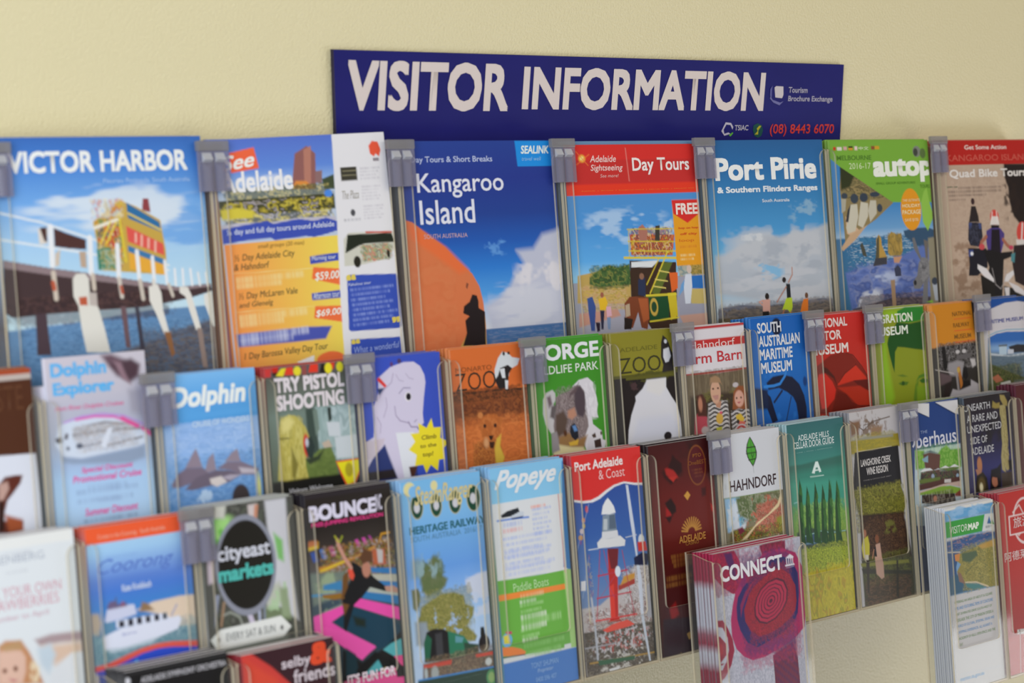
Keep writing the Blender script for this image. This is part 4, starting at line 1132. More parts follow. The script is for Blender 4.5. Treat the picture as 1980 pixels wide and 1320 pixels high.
l 2f7ccc 3 16.2 73.5 31.9 73.7 42.6 72.4 52.4 64.4 57.1 54.8
e 83.4 67.9 90.4 78.5 163c78 3
p 182444 3.3 -1.1 73.2 21 77.2 20.4 97.9 1.4 96.2
t 10.5 16.6 51.1 5.2 0 0.03 0 cfd2da|SOUTH
t 11.4 31.1 82.6 19.2 0 0.03 0 cfd2da|AUSTRALIAN
t 11.6 45.2 68 33.5 0 0.03 0 cfd2da|MARITIME
t 12.5 59.6 65.3 47.8 0 0.03 0 cfd2da|MUSEUM
@motor 2 777 5 98 208.6 0 a8584c,9a8070,b07058,a06850 -
#red motor museum leaflet with a dark wheel spoke photo
g -0.1 c02a26 35.9 b82a20 92 a82a1c
b -1.8 -0.1 ccc4c8
p 7a2014 1.7 1 55.6 26.3 45.1 49 43.3 65.5 47.9 79.5 59.2 93.2 74 92.6 111.9 31.8 109.9 -5 107.7
p c4301c 1.7 37.7 75.3 52 66.2 70 58.5 89.3 73.7 90.9 77.3 66 76.4 35.3 79.7
p c42c20 1.7 -0.9 72.2 3.6 64.7 14.7 64.5 26.6 74.4 32 83.9 28.1 93.7 14 102.7 4.7 103
p 4a1c14 1.7 10.1 56.3 19.1 59.2 30.9 69.1 35.2 80.8 28.8 71.2 16.6 64.6 9.4 62.9
p 5c140c 1.1 65 76.4 95.7 77.1 94.3 89.1 81.9 88
p aa2c18 2.2 35.1 81.9 76.7 83 95 91.4 93.3 106.2 70.3 104.8 52.8 91.3
p 641a10 2.8 20.7 108.9 34.7 85.3 49.2 89.9 59.3 101 70.1 106.5 46.8 110.1
l 5c160c 1.4 37.6 76.4 50 67.2 71.9 58.6
l 5a1810 1.2 54.5 44.8 67.4 48 83 61.8 93.2 74
l 5a1810 1 49.1 91 59.3 101 74.1 105.5 95.1 107
t -7 14.5 60.5 4.3 0 0.03 0 ddc8c4|NATIONAL
t -6.8 28.6 48 18.1 0 0.03 0 ddc8c4|MOTOR
t -8.6 44 59.5 33 0 0.03 0 ddd0cc|MUSEUM
@migr 2 888 5 99 208.6 0 9aa04c,9aa058,98a050,98a850 -
#lime green migration museum leaflet with a green-tinted face, behind clear clip
b -2.6 159.5 818c1e
b -1.4 0.9 c8ccc4
p 8ab024 7.7 18.1 1.4 100.5 2.6 99.9 7.3 16.7 12.9
p 84ac24 7.7 22.2 33 21.7 53.9 24.9 77.4 30 101.1 15.5 123.1 3.8 122 14.4 32.5
p 2a7a2c 1.7 46.5 4.2 62 0.4 98.6 1.6 98.8 16.7 82.2 18.1 68 18.4 46 17
p 1b4c18 1.7 26.2 33.3 44 16.9 69.9 19.7 98.7 17.9 96.6 52.2 76.4 49.6 56.6 46.4 42.7 44.9 37 50.3 33.3 73.4 30.2 66.1 25.9 51.9 23.4 40.1
p 5c7420 1.4 37.8 77.2 48.9 76.9 58.6 80 48.5 79.8
p 4a6c1c 1.7 39.7 86.7 48 84.5 59.8 86.6 55.4 89.7 45.4 89.5
e 45.9 84.9 51.4 89.4 2c4c14 2
p 4a741c 1.7 74 87.1 80.9 80.6 91.3 79 97.1 81.9 92.9 82.7 80.5 84.1
p 2f5c18 1.7 81.2 86.5 88.6 84.1 98.6 86.7 96.2 90.1 85.9 89.8
p 5a7a1c 2.8 67.8 104.3 72.5 90.5 80.5 84.1 77 95.6 74.3 109.6 67.1 110.1
p 74921c 4.4 75.3 93.1 97.9 92.6 99.6 112.9 75.2 110.8
t -2.3 16.8 75.4 6.7 0 0.03 0 d6dcc8|MIGRATION
t -4 31 64.6 20.9 0 0.03 0 d6dcd0|MUSEUM
@rail 2 998 6.5 98 207.1 0 d08a4c,c08a50,a09070,4a4440 -
#amber railway museum leaflet with a black and white locomotive photo
b -5.8 135.5 2e2a28
p c47e1e 0.6 -10.3 -3.1 87.9 -2.8 93 48.8 9.7 48.9 -14.9 49.7
p cf8a3c 2.2 -10.3 -3.1 5.5 -3.3 15 48.8 6 50.2 -16.6 49.6
s 10.2 44.4 101.8 79.6 0.85 7 5 1 2a2626 6c6868 3c3838 8c888a 1e1a1a
p 161212 1.7 20.3 49.2 27.3 49.6 29.7 74.2 23.7 79.8 20.9 73.5
e 48.1 55.2 56.6 59.8 b8b4b6 2
e 61.7 55.1 70.2 59.8 b8b4b6 2
p 5c585a 1.1 49.2 61.4 80.2 60.5 79.4 66.6 50.4 66.5
p 8e8a8e 3.3 32.1 69.3 53.8 67.8 64.3 70.6 58.8 86.6 33.8 84.6 29.5 76.2
p 5c4c50 2.8 11.4 78.8 37.3 84.9 34.8 90.8 11.2 95
p 171415 1.1 61.8 76.6 69.1 76.1 71.4 87.6 65.3 92.2 58.8 86.6
p bab6b8 2.2 77.5 67.5 88.4 68.3 89.3 75.6 81.7 78.1
p a8682c 1.1 49.3 75.6 54.7 75 59.3 96.9 53.3 101.5
e 48.4 75.6 54.8 82.2 b89a4c 2
p 8a8486 1.1 44.9 81.4 49.4 81.8 51.3 103.4 46.8 103.5
p 1c1818 1.1 59.9 91.8 72.6 92.8 75.4 99.2 57.2 99.8
p a8a4aa 1.7 76.3 92.1 92.1 98.5 92.1 112.9 28.8 110.6 37.3 100.2 49.5 103.2 75.4 99.2
p 2a2020 1.7 22 93.8 36.6 91 27.1 110.5 16.3 111.6
l c0b8b8 0.8 4.8 75.3 41.3 82.2
t 46.2 15.3 87.1 10 0 0.01 0 7c5420|NATIONAL
t 46.9 28.6 81 23.4 0 0.01 0 7c5420|RAILWAY
t 47.6 42.3 83 36.7 0 0.01 0 7c5420|MUSEUM
l cf4c28 0.8 49 18.7 86.2 18.7
l cf4c28 0.8 48.7 32.6 86.3 32.6
l cf4c28 0.8 49.3 46.1 93 45.9
@straw 3 -320 1 98 212.6 0 c4c6ca,c4c6ca,c0c0c4,b8a8a0 -
#white strawberry picking leaflet with a blond child, at the left edge of the third row
b -1.6 131.3 dadfe4
r 18.9 -6.5 96.1 8.5 e2e3e2 3
p a89498 3.3 55.7 79.7 70.2 77.9 84.7 78.7 99.4 79.9 99.9 87.8 79.2 85.5 59.9 85.5
p d8bca8 5.5 61.1 85.7 98.6 87.6 99.1 96 88 96.2 72.9 102 66 97.7
p c2d0dc 4.4 57.4 87.1 69.6 85 73.6 93.9 66.3 108 59.8 99.8
p dadde2 2.2 67.4 108.2 88.1 95.2 100.3 96.2 100.4 122.2 66.6 117.3
p c08860 2.8 23.9 79.6 30 76.5 43.9 78.3 50.1 87.9 55.1 99 60.9 114.3 21.2 109.3
p dcb6a4 2.8 24 84.6 31.8 81.9 43.2 85.8 46.8 91.5 45.8 102.5 42.1 111 22.4 108.5
e 25.8 97 29.5 100.7 7a5040 2
e 35.2 96.6 38.9 100.8 7a5040 2
p c08080 1.1 29.7 104.8 38.9 107.4 34.1 108.6
p b8946c 3.3 25 79.8 42.7 78.6 44.5 85 29.2 84.5
n 48.3 94.8 59.8 113 ecd8b8 3 8 0.40 1
t 7.5 19.2 69.8 13.1 0 0 0 b4bac6|BEERENBERG
f 32.6 9.3 60.4 15.1 c4c8d0 1
f 34.8 23.7 55.6 28.7 c4c8d0 1
t 8.7 44.9 83.1 36.8 0 0 0 d4a8b4|PICK YOUR OWN
t 7.8 54.4 80.3 46 0 0 0 d4a8b4|STRAWBERRIES
t 10.4 63.5 69.9 58 0 0 0 d0b0bc|November to April
@coor 3 -207 3 100 210.6 0 c85a44,7890b4,4a6488,445c7c -
#blue boat cruise leaflet with an orange top band and white ferry
g 6.2 a8cdf2 19.8 9cc4f0 32.3 7da2dc 42.8 5b80cc 51.1 4a78cc 65.7 4080c8 76.3 4a7cb8
b -3.2 13 e85c34
t 11.4 10.6 76 6 0 0.01 0 f0a890|Cruise in the Coorong   South Australia
p b0a090 2.8 -11.2 65.3 7.3 67.1 9.1 74.7 6.9 84.9 -11.5 81.9
p d8c4b0 1.7 42.8 69.3 58.8 65.3 85.3 64.4 106.7 65.9 109.6 92.5 82.8 90.5 70.7 77.9
p 8c7054 2.2 48.5 63.8 53.5 65.6 59.5 71.9 45.2 71.3
p 5c8090 2.2 -12.8 82.7 9.4 85.3 18.1 86.6 83 88.4 109.8 90.4 110 116.6 81 109.6 16 109.4 -10.1 106.1
s -11.3 79.9 106.5 124.7 0.60 12 4 1 5c8490 8cacb4 486c80 a4bcc4
t 8.7 40.6 82.5 26.1 0 0 0.45 5a78c4|Coorong
t 17.5 25.6 47 24.3 0 0 0.3 88a8dc|Spirit of the
t 30.2 53.2 58.4 47.7 0 0.03 0 c4d0ec|Kate Knobloch
p d4d8ea 0.8 10.6 85.4 26.2 81.6 83.8 79.9 85.5 83.4 81.5 90.3 62.6 93.7 29.9 97 10.9 96 9.6 89.5
p d0d6ee 0.7 22.4 74.7 70.9 75.7 74.3 81.6 22.4 81
p c4c8e0 0.8 12.4 73.1 15.1 65.2 25.4 63.5 40.7 64.3 42.5 72.5 24.3 74.5 12.8 75.3
p 5c88a8 0.8 11.6 75.1 21.7 75.6 20.5 81.8 10.7 84.4
r 25.2 75.7 30.1 80.6 262430 0.8
r 33.8 75.4 38.5 80.9 262430 0.8
r 42.2 75.4 46.9 80.8 262430 0.8
r 50.6 75.6 55.1 80.8 262430 0.8
r 59.1 75.7 63.6 80.8 262430 0.8
r 67.2 75.7 71.5 80.7 4a5058 0.8
p 6a5c7c 1.7 15.2 63.1 18.1 59.3 24.5 59.2 24.8 62.4 33.2 61.6 34.2 64.9 16.3 65.3
l 5c5a70 1 24.1 57 24 64.4
l a04c54 1.4 30.1 61.1 29.8 64.2
l 8c94bc 1.2 82 71 75.9 78.7
t 26.3 87.9 41.3 85.6 0 0 0.3 7c84b8|Spirit
p c0ccd8 2.8 10.9 96 29.9 97 62.6 93.7 55.8 96.9 17 99.1
p dc5a50 0.8 -10.1 106.1 1 107.9 13.7 106.9 29.3 103.2 45.1 100 60.8 98.8 74 99.3 108.5 103.8 106.9 148.8 -12 127.6
p 3452cc 0.7 -10.4 109.7 1.9 111.8 15.8 111 30.2 107.6 44.7 104.2 60.5 102.8 73.6 103.6 108 108.6 106.9 148.8 -12 127.6
p 5ab0ec 1.1 34.7 113.7 36.4 109.7 39.8 107.6 41.4 111.6 40.4 115.1
@city 3 -98 1 99 212.6 0 a0a4a0,8c9088,c0c0c4,909490 -
#market leaflet with a round black badge on a green and white photo
b -11 170.2 4c4c48
s 6.3 -9.2 95.5 159.1 0.70 14 14 1 4a4a46 5c6454 383834 6a6c64
p c4c4cc 3.3 67.8 0.5 90.9 0.6 90.4 39.2 95.7 104.7 75.4 91.3 62.7 86.8 72.8 49.8 68.8 23.6
p 6cb44c 4.4 12.3 10.3 18.8 8.5 26.4 12 32.4 15.3 32.9 26.7 19.9 30 10.5 28.8
n 11.1 6.3 35.6 32.1 a0d080 7 10 0.50 2
p c4c4bc 3.3 16.5 -0.5 27.5 -0.5 24.9 10.5 14 9.2
p c8bcbc 2.2 49.7 2.2 59.5 2 58.1 15.9 50 16.2
p c08468 1.7 56.9 3 61 3.2 58.1 15.9 54.9 15.5
p 78b468 3.3 74.9 28.2 84.1 35.8 84 53.9 77.7 50.4
p 6c7a5c 2.8 59.3 87.6 85.2 92.7 87.5 103.4 58.2 98.9
p b4b8ac 4.4 62.4 72.7 77.5 69.7 85.7 87.6 62.4 89.3
n 58.7 60.6 91.4 97.5 a8c49c 6 10 0.55 3
p c0b0bc 2.8 4.5 43 10.9 41.4 9.8 61.3 4.2 61.8
p 9098b0 1.1 10.4 71.4 14.3 72 9.3 91.3 7 98.5
l a8b0c8 2.6 53.9 84.2 53.7 98.2
l 7c8498 2 59.6 85 59.1 97.8
l c0b8cc 5 34.4 86.3 42.8 90.2 46 99.5
l 8c9088 2 17.4 88.8 23.9 87.3 33 92.5 35.5 99.2
l 987c64 2.4 18.3 78.9 13.8 97
p 8c9c7c 3.3 77 74.8 85.2 76 87.7 100.9 77.9 99.4
e 12.1 9.6 75.6 92.8 878a98 0.8
e 15.4 14.1 72.1 87.5 211f1b 0.8
t 15 48.9 69.9 33.4 0 0.03 0 c6c8d4|cityeast
t 14.5 62.4 72.2 49.4 0 0.05 0 4fb0a8|markets
p dcdedc 0.6 2.2 107.1 12.4 100 76.4 98.1 87 108.5 77.1 116 8.4 116.9
t 17.8 110.3 69 104.1 0 0 0 7c8080|EVERY SAT & SUN
e 9.1 106.1 11.9 109.9 8c8c8c 0.8
e 74.8 105.9 78.2 110 6c6c6c 0.8
p 70756c 4.4 -1.1 117.2 83 115.6 87.9 168.1 -4.4 151.7
@bounce 3 10 2 98 211.6 0 242026,3a3436,3c4c58,a84888 -
#black trampoline leaflet with a leaping figure and bright pink mats
b -7.3 191.3 241f21
g 31.2 28221f 51.8 3c3430 62.8 504844 82 40505c 166.8 203038
b -5.2 4.4 2c262a
p d0b030 1.7 -6.1 43.2 11.9 41.4 11.3 46.8 0.5 48.1
p b4683c 1.7 1.3 40 10.2 39.8 11.6 44.1 -1 45.2
p 2c4c9c 1.1 2.1 49.7 6.6 48.9 10.3 57.7 4.8 58.3
p 2c6cbc 1.1 12.1 48.3 16.6 47.5 20.2 56.9 14.8 56.9
p c0489c 1.1 22 47.5 26.6 46.8 30.3 55.5 24.9 55.5
p c0489c 1.1 51.5 45.2 55.3 44.3 59.1 51.7 55.4 52
p c0489c 1.1 59.9 44.2 63.6 44 66.7 50.6 63 50.9
p a03c8c 1.1 67.5 43 70.2 43.4 73.4 48.7 70.6 49
l c08c2c 2 80.9 49 83.3 43.7 92.8 43.5
l c08c2c 1.6 78.9 50.1 88.4 50
s 11.5 45.5 98.6 81 0.70 6 5 1 8c4c34 b08434 3c2c28 a89c40 5c3c30 c0b8b4
p c08434 2.2 9.7 63.1 18.7 62.9 51.9 59.2 74.9 52.4 74.7 55.2 38.7 62.9 11 68.7
l d0b434 1.8 11.2 66.7 38.8 61.5
p 6c7870 3.3 -1.4 67 38 69.7 37.9 89.1 1.3 94.7
n 0.7 64.5 34.5 105.3 94a484 8 8 0.50 2
p 3c7cac 1.7 13.6 78.7 33.6 77.4 34.6 85.9 13.2 82.8
l 3c88b8 2 -5 85.6 34.3 88.6
p 3474b0 1.1 67.5 71 101 75.7 101.4 81.4 68.9 75.4
p b0b0a4 1.1 68.8 76.8 102.4 81.5 101.6 88.5 71.9 82.9
p 3878b4 1.7 71.9 82.9 101.6 88.5 100.9 95.5 75 89
p 3074ac 1.4 60 89.6 100.5 99.7 101.6 108.4 55.7 95.9
p a8b0a8 1.1 64 87.4 100.9 96.2 101.4 100.6 61.7 91.2
p b05c3c 2.2 70.8 56.1 85.8 56.7 86.3 70.8 71.4 68.8
p b8b4b4 1.7 76.5 55.4 83.8 57.8 82.7 68.9 77.1 68.2
p 7c8c80 2.2 7.6 102.5 33.5 96.8 32.4 107.7 8.5 112.3
p e04ca4 0.8 -5.1 104.7 35.2 98.4 48.5 93.5 52 95.4 103.2 111.5 103.9 122.9 87.3 117.5 45.9 101.4 19.4 111.2 33 120.3 66.2 139.5 50.4 148.8 19.7 126.4 -4.2 114.4
p 173c50 1.1 45.8 102.1 92.6 121.2 101.5 128.2 84.9 141.2 69.6 142.9 21.2 110.8 40.2 103.3
p 1c2820 3.3 43.3 109.4 57.5 114.4 56.9 121.2 46.1 118.2
p e454a8 1.1 -2.1 110.6 33 120.3 66.3 138.8 67.1 140.4 49.5 148.2 19.8 125.1 -2.4 113.3
p 151414 1.7 29.6 136.3 50.2 150.9 77.2 142.7 97.3 131.8 105.1 130.2 109.8 179.4 25.7 175.8
p 54a8b0 1.1 75.2 143.8 85.1 139.8 102.5 136.9 103.8 152.8 87.7 151.5
p e0488c 1.1 87.7 151.5 103.8 152.8 104.4 165.7 94.5 159.7
p 4ca0a8 1.1 57.2 154.8 68.8 151.2 73.5 160.4 52.8 162.5
p a8b020 1.1 53.6 154.2 63.3 150.3 60.9 155.5 55 158.7
p d0c020 1.1 72.5 161.6 77.4 159 77 163.1
p 16323c 2.2 33.3 135.6 43.6 142.8 45.6 159.8 30.9 160.1
p 0e0e0e 1.7 42.3 156.5 65.8 143.7 90.7 159.1 101.5 166.6 82.7 163.4 68.8 151.2 49 163.2
p 18181a 0.8 43.7 67.8 47.9 62.8 60 71.4 68.6 78.2 82.6 88.6 99.2 93.9 98.8 97.3 82.1 93.5 65.8 87.6 57.8 93.4 46 100.1 41.4 109.1 34.7 121.9 32.2 118.8 33.6 105.1 33 92.6 39.4 83.8 46.5 76.5
p b88c7c 0.8 82.5 89.3 93.8 90.5 100.1 94.7 98.8 97.6 84 93.8
e 57.8 64.8 67.6 78.8 b47c68 2
p 5c3c28 1.7 55.4 61 61.8 53.5 70.7 57.5 70.6 67.3 64.3 65.7 58.6 67
p d8503c 0.8 41.8 68.9 46.4 68.1 48.8 75.4 46.3 79.2 42.9 76
l c08c7c 3.4 45.5 68 39.1 58.8 33.8 48.4 32.5 42.7
l a8a830 1.6 33.3 44.2 30.1 38.9
l 98a02c 1.6 35.1 44.4 38.2 40
p 8c6428 1.1 11 86.6 32.6 87.7 35.7 93 24.8 92.7 12.5 89.5
p 6c4824 1.4 35.8 73.6 41.6 70.3 40.3 83.9 31.7 96.5 40.6 99.2 34.2 108 32 93.8
t 3.8 24 79.1 10.5 0 0.055 0 d4d0e4|BOUNCE
t 78.9 22.7 86.5 8.8 0 0.02 0 d4d0e4|INC
t 5.5 29.6 87 25 0 0.03 0 dc3c84|FREE-JUMPING REVOLUTION
p e04890 0.6 28.7 163.9 88.6 161.6 89.6 170.2 101 171.5 99.2 188.9 25.7 175.8
t 32.1 168 87.8 159.2 0 0.04 0 ecd8e4|IT’S FUN FOR
@steam 3 118 4 98 209.6 0 8ab4dc,7ca0cc,94a8bc,8c9494 -
#light blue heritage railway leaflet with a green steam engine under trees
g -1.9 76b4e2 29.4 7ab4e4 59.2 6ca4e0 80 649ae0 103.8 84b0e8 126 a4c4ee 155.6 b4cae8
n 69 85.2 106.3 139.8 c4cee2 14 9 0.42 1
p c4cce0 2.8 70 96 85.4 92 102.7 91.4 104.9 111.8 91.3 117.5 83.7 108.7 70.9 108.3
p 7c98a8 5.5 6.4 70.5 14.7 68.6 22.4 72.7 16.9 86.9 4.9 85.2
p 65704c 3.3 15.5 80.7 24.1 75.9 33.2 68.1 42.8 75.5 42.6 87.5 48.4 91.4 44.6 98.4 31.9 101.1 23.5 102.9 16.7 98.9 15.6 89.7
n 13 65.4 47.6 109.5 5c6c44 5 6 0.44 2
n 9 64.9 43.3 90.7 8ca8b0 8 10 0.50 8
p 6c7050 2.2 3.8 95.5 12 95.2 14.4 101.5 12.5 110.2 7.9 115.5 4.2 112
p 7c7c40 2.2 14.4 112 29.2 106.7 39.9 103.8 54.4 104.4 66.6 109.2 67.9 117 78 121.6 76.2 129 68 136.9 71.8 140.6 79.6 147.9 77 152.1 45.9 147.1 20.3 134 6.7 127.3 11.6 119.1
s 9.7 97.9 79 154 0.65 5 5 3 8c8c4c 6c6c34 9c9454 5c6034 a89c60
n 12.2 113.2 75.1 150.3 a0bce4 5 4 0.64 4
p 8c98a4 3.3 5 124.1 19 126.2 21 147.6 4.9 145
p 1c1a1c 1.1 14.1 145 18.1 135.1 26.5 133.4 38.7 135.4 44.6 139.3 44.2 163.5 13.4 161.3
p 245c44 1.1 14.2 143.5 18.4 136.7 23.6 142 19.8 159.4 13.6 159.9
p 2c7458 1.1 43.7 137.7 62.9 145.3 68.5 152.3 65.2 163.9 44.2 163.5
p 5c94a0 1.1 52.5 143.6 62.7 146.8 60.2 150.9 51.9 149.6
p 3c3c40 2.2 28.1 138.2 36.4 138 36.5 157.7 28 159.3
e 80.7 148.1 95.1 164.3 201c20 2
p 20201f 0.8 84.6 141 88.9 141 90.2 149.6 83.7 150.1
p 2c4434 1.7 62.3 151.3 80.9 155.8 80 164.9 63.1 163.6
p 6a5448 1.7 11.3 162.5 99.5 163.5 104.2 181.3 9.9 175.7
s 11.9 156.6 103.3 190.4 0.70 6 4 5 6c5848 8c7860 3c302c a08c6c 4c5048
p c84838 0.8 11.2 163.2 46.3 163.8 44.8 168.1 11.9 166.3
p c84838 0.8 75.8 164.2 100.4 165.2 100.1 168.2 76.6 167.1
e 11.9 166.3 16 176.8 b0b8bc 2
e 20.1 166.2 29.1 179.1 a4a8a8 3
e 87.6 170 96 176.8 c4c8c8 2
p 1f3c30 0.6 3.8 176.2 104.4 179 115.3 180 112.3 209 2.4 189.4
l 3c84c8 1.6 4.8 175.8 104.8 179.5
t 31.9 182.6 81.4 182.8 0 0 0.2 a8bcb4|www.steamranger.org.au
e 87.4 180.7 101 195.4 4c8c5c 1
e 89.9 183.2 98.2 192.9 8cac6c 2
e 10.2 12 25.3 34.8 b8b088 1
e 33.5 13.9 47.9 35.3 b8b088 1
e 56.4 13.5 72.1 35.2 b8b088 1
e 78.7 11.5 96.5 35.8 b8b088 1
e 11.2 12.9 24.3 33.9 184434 1
e 34.5 14.8 47 34.4 184434 1
e 57.3 14.4 71.1 34.3 184434 1
e 79.7 12.4 95.5 34.9 184434 1
e 13.9 19.9 21.1 29 c8c8d0 1.5
e 37.6 20.4 44.4 29.1 c8c8d0 1.5
e 60.9 20.9 68.4 29.4 c8c8d0 1.5
e 83.3 18.9 90.8 28.5 c8c8d0 1.5
e 3.3 0.8 17.2 13.6 d8d098 1.5
e 9 4.4 21.1 14.8 7ab4e4 1.5
e 35.7 2.4 44.1 11.4 d8d098 1.5
t 15 27.6 87.1 5.4 0 0.018 0.35 ccc08c|SteamRanger
t 6.7 47.6 100.1 40.5 0 0.03 0 2c6470|HERITAGE RAILWAY
t 7.1 54.2 95.9 49.2 0 0 0 5c8cac|SOUTH AUSTRALIA  2016/17
@pop 3 229 3.5 98 210.1 0 7cb0dc,c8ccd4,8cb48c,6ca4c8 -
#light blue, white and green river cruise leaflet with a paddle boat
g -1.9 80bce4 33.8 88c4ec
b 33 215 d6d9de
t 4.7 25.6 87.3 3.1 0 0.03 0.5 dce2e8|Popeye
p 20242c 0.6 10.7 44.1 19 41.1 33.1 39.5 34.9 43.8 23.1 46.5 11.5 46.7
p c4ccd8 0.6 23.1 46.5 36.2 43.1 40.7 44.5 39 49.2 22.9 48.1
l 4c7cd0 1.6 5.6 48.7 22.8 48.9 46 49.8
p 1c3068 0.6 22.9 48.1 39.2 47.9 37.9 49.4 25.1 49.5
f 12.3 50 38.2 57.3 9cacdc 1
f 11.8 55.6 38.8 62.7 dc9c9c 1
f 50 38.7 70.3 43.9 e88468 1
f 50.4 41.6 77.7 63.9 a0b0e0 5
f 51.7 63.1 77.1 69.7 a0b0e0 1
f 10.9 63.7 77.9 85.6 a4b4e4 4
f 11.9 76.8 77.8 97.2 a4b4e4 4
f 11.7 89.8 80.2 109.2 b0bce4 3
b 105.2 174.7 69ac44
p 69ac44 0.6 -2.3 103.2 89 105.7 81.4 177.7 -1.7 173.8
p e8883c 0.4 -1.4 116.3 90.1 118.1 90.8 123.2 -0.8 121.8
t 19.4 116.2 66.1 108.5 0 0 0 b8dca4|Paddle Boats
f 28.4 117.9 60.5 125.4 f0c8a0 1
f 26.6 123.7 49.4 129.9 e4f0dc 1
f 26.2 127.4 59.1 138.5 a8d490 2
f 26.4 136.8 62 145.5 e4f0dc 1
f 26.1 140 82.9 152.1 a8d490 1
f 26.1 146.5 61 155 e4f0dc 1
f 25.7 150.2 53.2 161.5 a8d490 2
f 26.4 158.9 48 165.6 e4f0dc 1
f 28.2 164.1 84.9 179.1 8cc470 2
f 40.3 171.8 79.8 181.6 8cc470 1
e 0.6 152.3 13.5 165 6cb0e0 1
p dcd040 1.1 2.7 154.3 9.6 153.7 11 162.1 3 161.6
p c04c6c 0.6 5.3 150.6 13.3 151.1 14.2 153.7 7.3 153.4
p e8803c 0.7 -1.8 164.1 13 165.7 24.2 169.2 29.7 172.5 28.2 175.5 0.7 172.6
l 28405c 1 -0.5 173.7 28.2 175.2
b 179.4 218.3 4479c4
t 35 189.8 71.5 184.6 0 0 0 8cb4e4|TONY SHUMAN
t 43 196 64.1 191.1 0 0 0.2 a4c4ec|Proprietor
t 39.9 203.2 67.6 198.7 0 0 0 8cb4e4|0400 596 407
p 3c7cbc 0.6 96.3 2.8 113.1 4.5 109.1 111.6 88.2 102
p a4cc80 0.6 87.8 105.3 109.7 105.8 106.7 180.1 90.9 178.9
l c8948c 1.4 88.2 33.6 90 107.2
@port 3 337 3.5 99 210.1 0 a83840,4c5c88,5c6074,5c5048 -
#red, white and blue port leaflet with a red and white lighthouse
g 33.6 2c4c98 77.5 345ca4 112.6 4c74b0 147.7 6c84ac
p b4aeb0 1.7 0.5 145.5 25 145.7 55.4 132.4 78.8 114.2 102.9 117.5 105.6 168.7 100.7 213.4 -0 210.5
s 57.5 113 105 174.1 0.75 6 7 1 c4c4cc 8c8484 dcdce0 6c5c54 b0a8a8
s -1 147.1 103.2 190.2 0.75 9 5 2 b8b4b4 8c6458 d0ccd0 5c4c44 7c3c34
p a03c34 1.1 53 130.3 77.5 126.6 76.9 131.9 52.4 135.5
p c08c3c 1.7 55.6 130.6 61.8 122.6 78.1 121.3 77.5 126.6
p 4c443c 1.7 0.6 168.4 105.2 172.3 105 212.3 1.3 209.9
s 0.4 170.1 103.4 226.6 0.75 8 4 3 4c443c 6c645c 342c28 8c8478 5c4c3c
n 1.9 168.6 102.3 199.1 c8c4cc 3 3 0.52 4
n 4.2 170.7 102.7 195.5 b04c44 3 3 0.60 5
n 8 183.7 99.4 225.9 c8c4c0 4 3 0.63 6
p e04c3c 0.8 26.4 169.8 41.2 166 62.6 164.8 72.7 170.9 61.9 171.9 32.6 172.6
l a8843c 1.6 6.4 198.4 101.9 202.7
l 9c9ca4 1.4 0.3 183.3 41.9 184.8
p 2c5c40 1.1 16.9 197.5 69.4 200.9 69.1 204.5 19 202.3
p d0d0d4 0.6 31.5 208 47.4 207.1 45.7 210.4 32.5 210.8
p b42c28 0.7 41 94.7 56.8 95 53.8 110.7 49.8 160.2 54.6 165.4 34.9 163.2 41.5 158.9 40.2 126.6
p 6c2028 1.1 41.2 93 56.8 95 53.4 114.2 44.3 113
p d03c30 1.1 39.8 130.1 46.7 127.6 45.7 161.3 39.2 160.3
l a83850 0.9 30.6 93.4 19.7 159.1
l a83850 0.9 61.9 97.5 73.5 163.8
l b43444 1.4 25.5 117.4 67.8 117.1
l b43444 1.3 21.9 138.5 70.8 139.1
l c43c3c 1.5 17.1 159.5 76.4 161.5
l a83850 0.8 35.8 94 40.9 119.6
l a04870 0.6 30.1 111 46.5 141.8
l a04870 0.6 48.7 120.7 25.8 138.7
p d4d6da 0.7 27.5 85.9 34.5 81.5 60.8 83 67.7 88.4 66.3 93.6 28.3 91.3
p 7c8c9c 0.7 38.1 60.6 55.2 60.9 56.3 75.3 56.6 84.3 34.9 83.3 36 72.8
p d0d2d8 0.7 35.6 76.3 57.4 77.3 58 84.5 34.3 83.2
p 546478 0.8 47.2 61.7 55.1 61.8 55.8 75.3 45.7 74.9
p b4bcc4 0.6 39 64.3 44.2 64.9 43.1 75.4 37.4 74.7
p dcdee2 0.6 36.4 59.5 39 51.8 43.5 47 46.9 44.8 50 47.8 54.6 53.7 56.6 60.2 47.3 60.8
e 49.7 111.6 57.6 122 d4dce8 0.8
l c4ccd8 1 15.3 91 28.3 91.3
l b4bccc 1 68.5 85.8 84.7 85.2
p c4ccdc 0.6 73.9 35.3 77.4 35.7 82.7 78.6 84 104.1 88 129.9 87 164.1 92.8 210.3 90.2 209.8 82.8 165.2 81.3 103.7 76.8 70.7
l b0b4c0 2.6 14.3 137 16.6 163.9 17.1 195.8
l 8ca0c0 0.9 14.5 98.3 10.9 108.3 2.8 135.4
s 12.4 94.4 18.1 137.6 0.50 4 5 9 d0b04c 3c64a8 3c5c9c b04c4c 4c70ac
e 14.6 48.9 18.6 55.6 c04c54 1
e 8.8 59.7 13.5 64.6 c87c48 1
e 9.1 65 12.9 69.9 c8b048 1
e 5.2 69.8 10.6 74.8 c8b4b8 1
e 2.8 75.6 8.7 80.8 c08c44 1
e 3.6 80.1 6.9 84.9 6c4c94 1
l a8b4d0 0.6 19.9 47.8 0 89.3
p d4d4dc 0.8 2 119.4 8.4 119.4 7.4 129 1.1 128.1
p 1c2040 1.1 78.3 106.9 90.9 103.2 101.4 106.4 97.6 116.7 78.8 114.2
e 86.8 85.5 95.7 96.6 d0d4dc 2
p c83c34 1.1 85.2 92.5 97.4 93.2 99.1 102.5 85.6 101.6
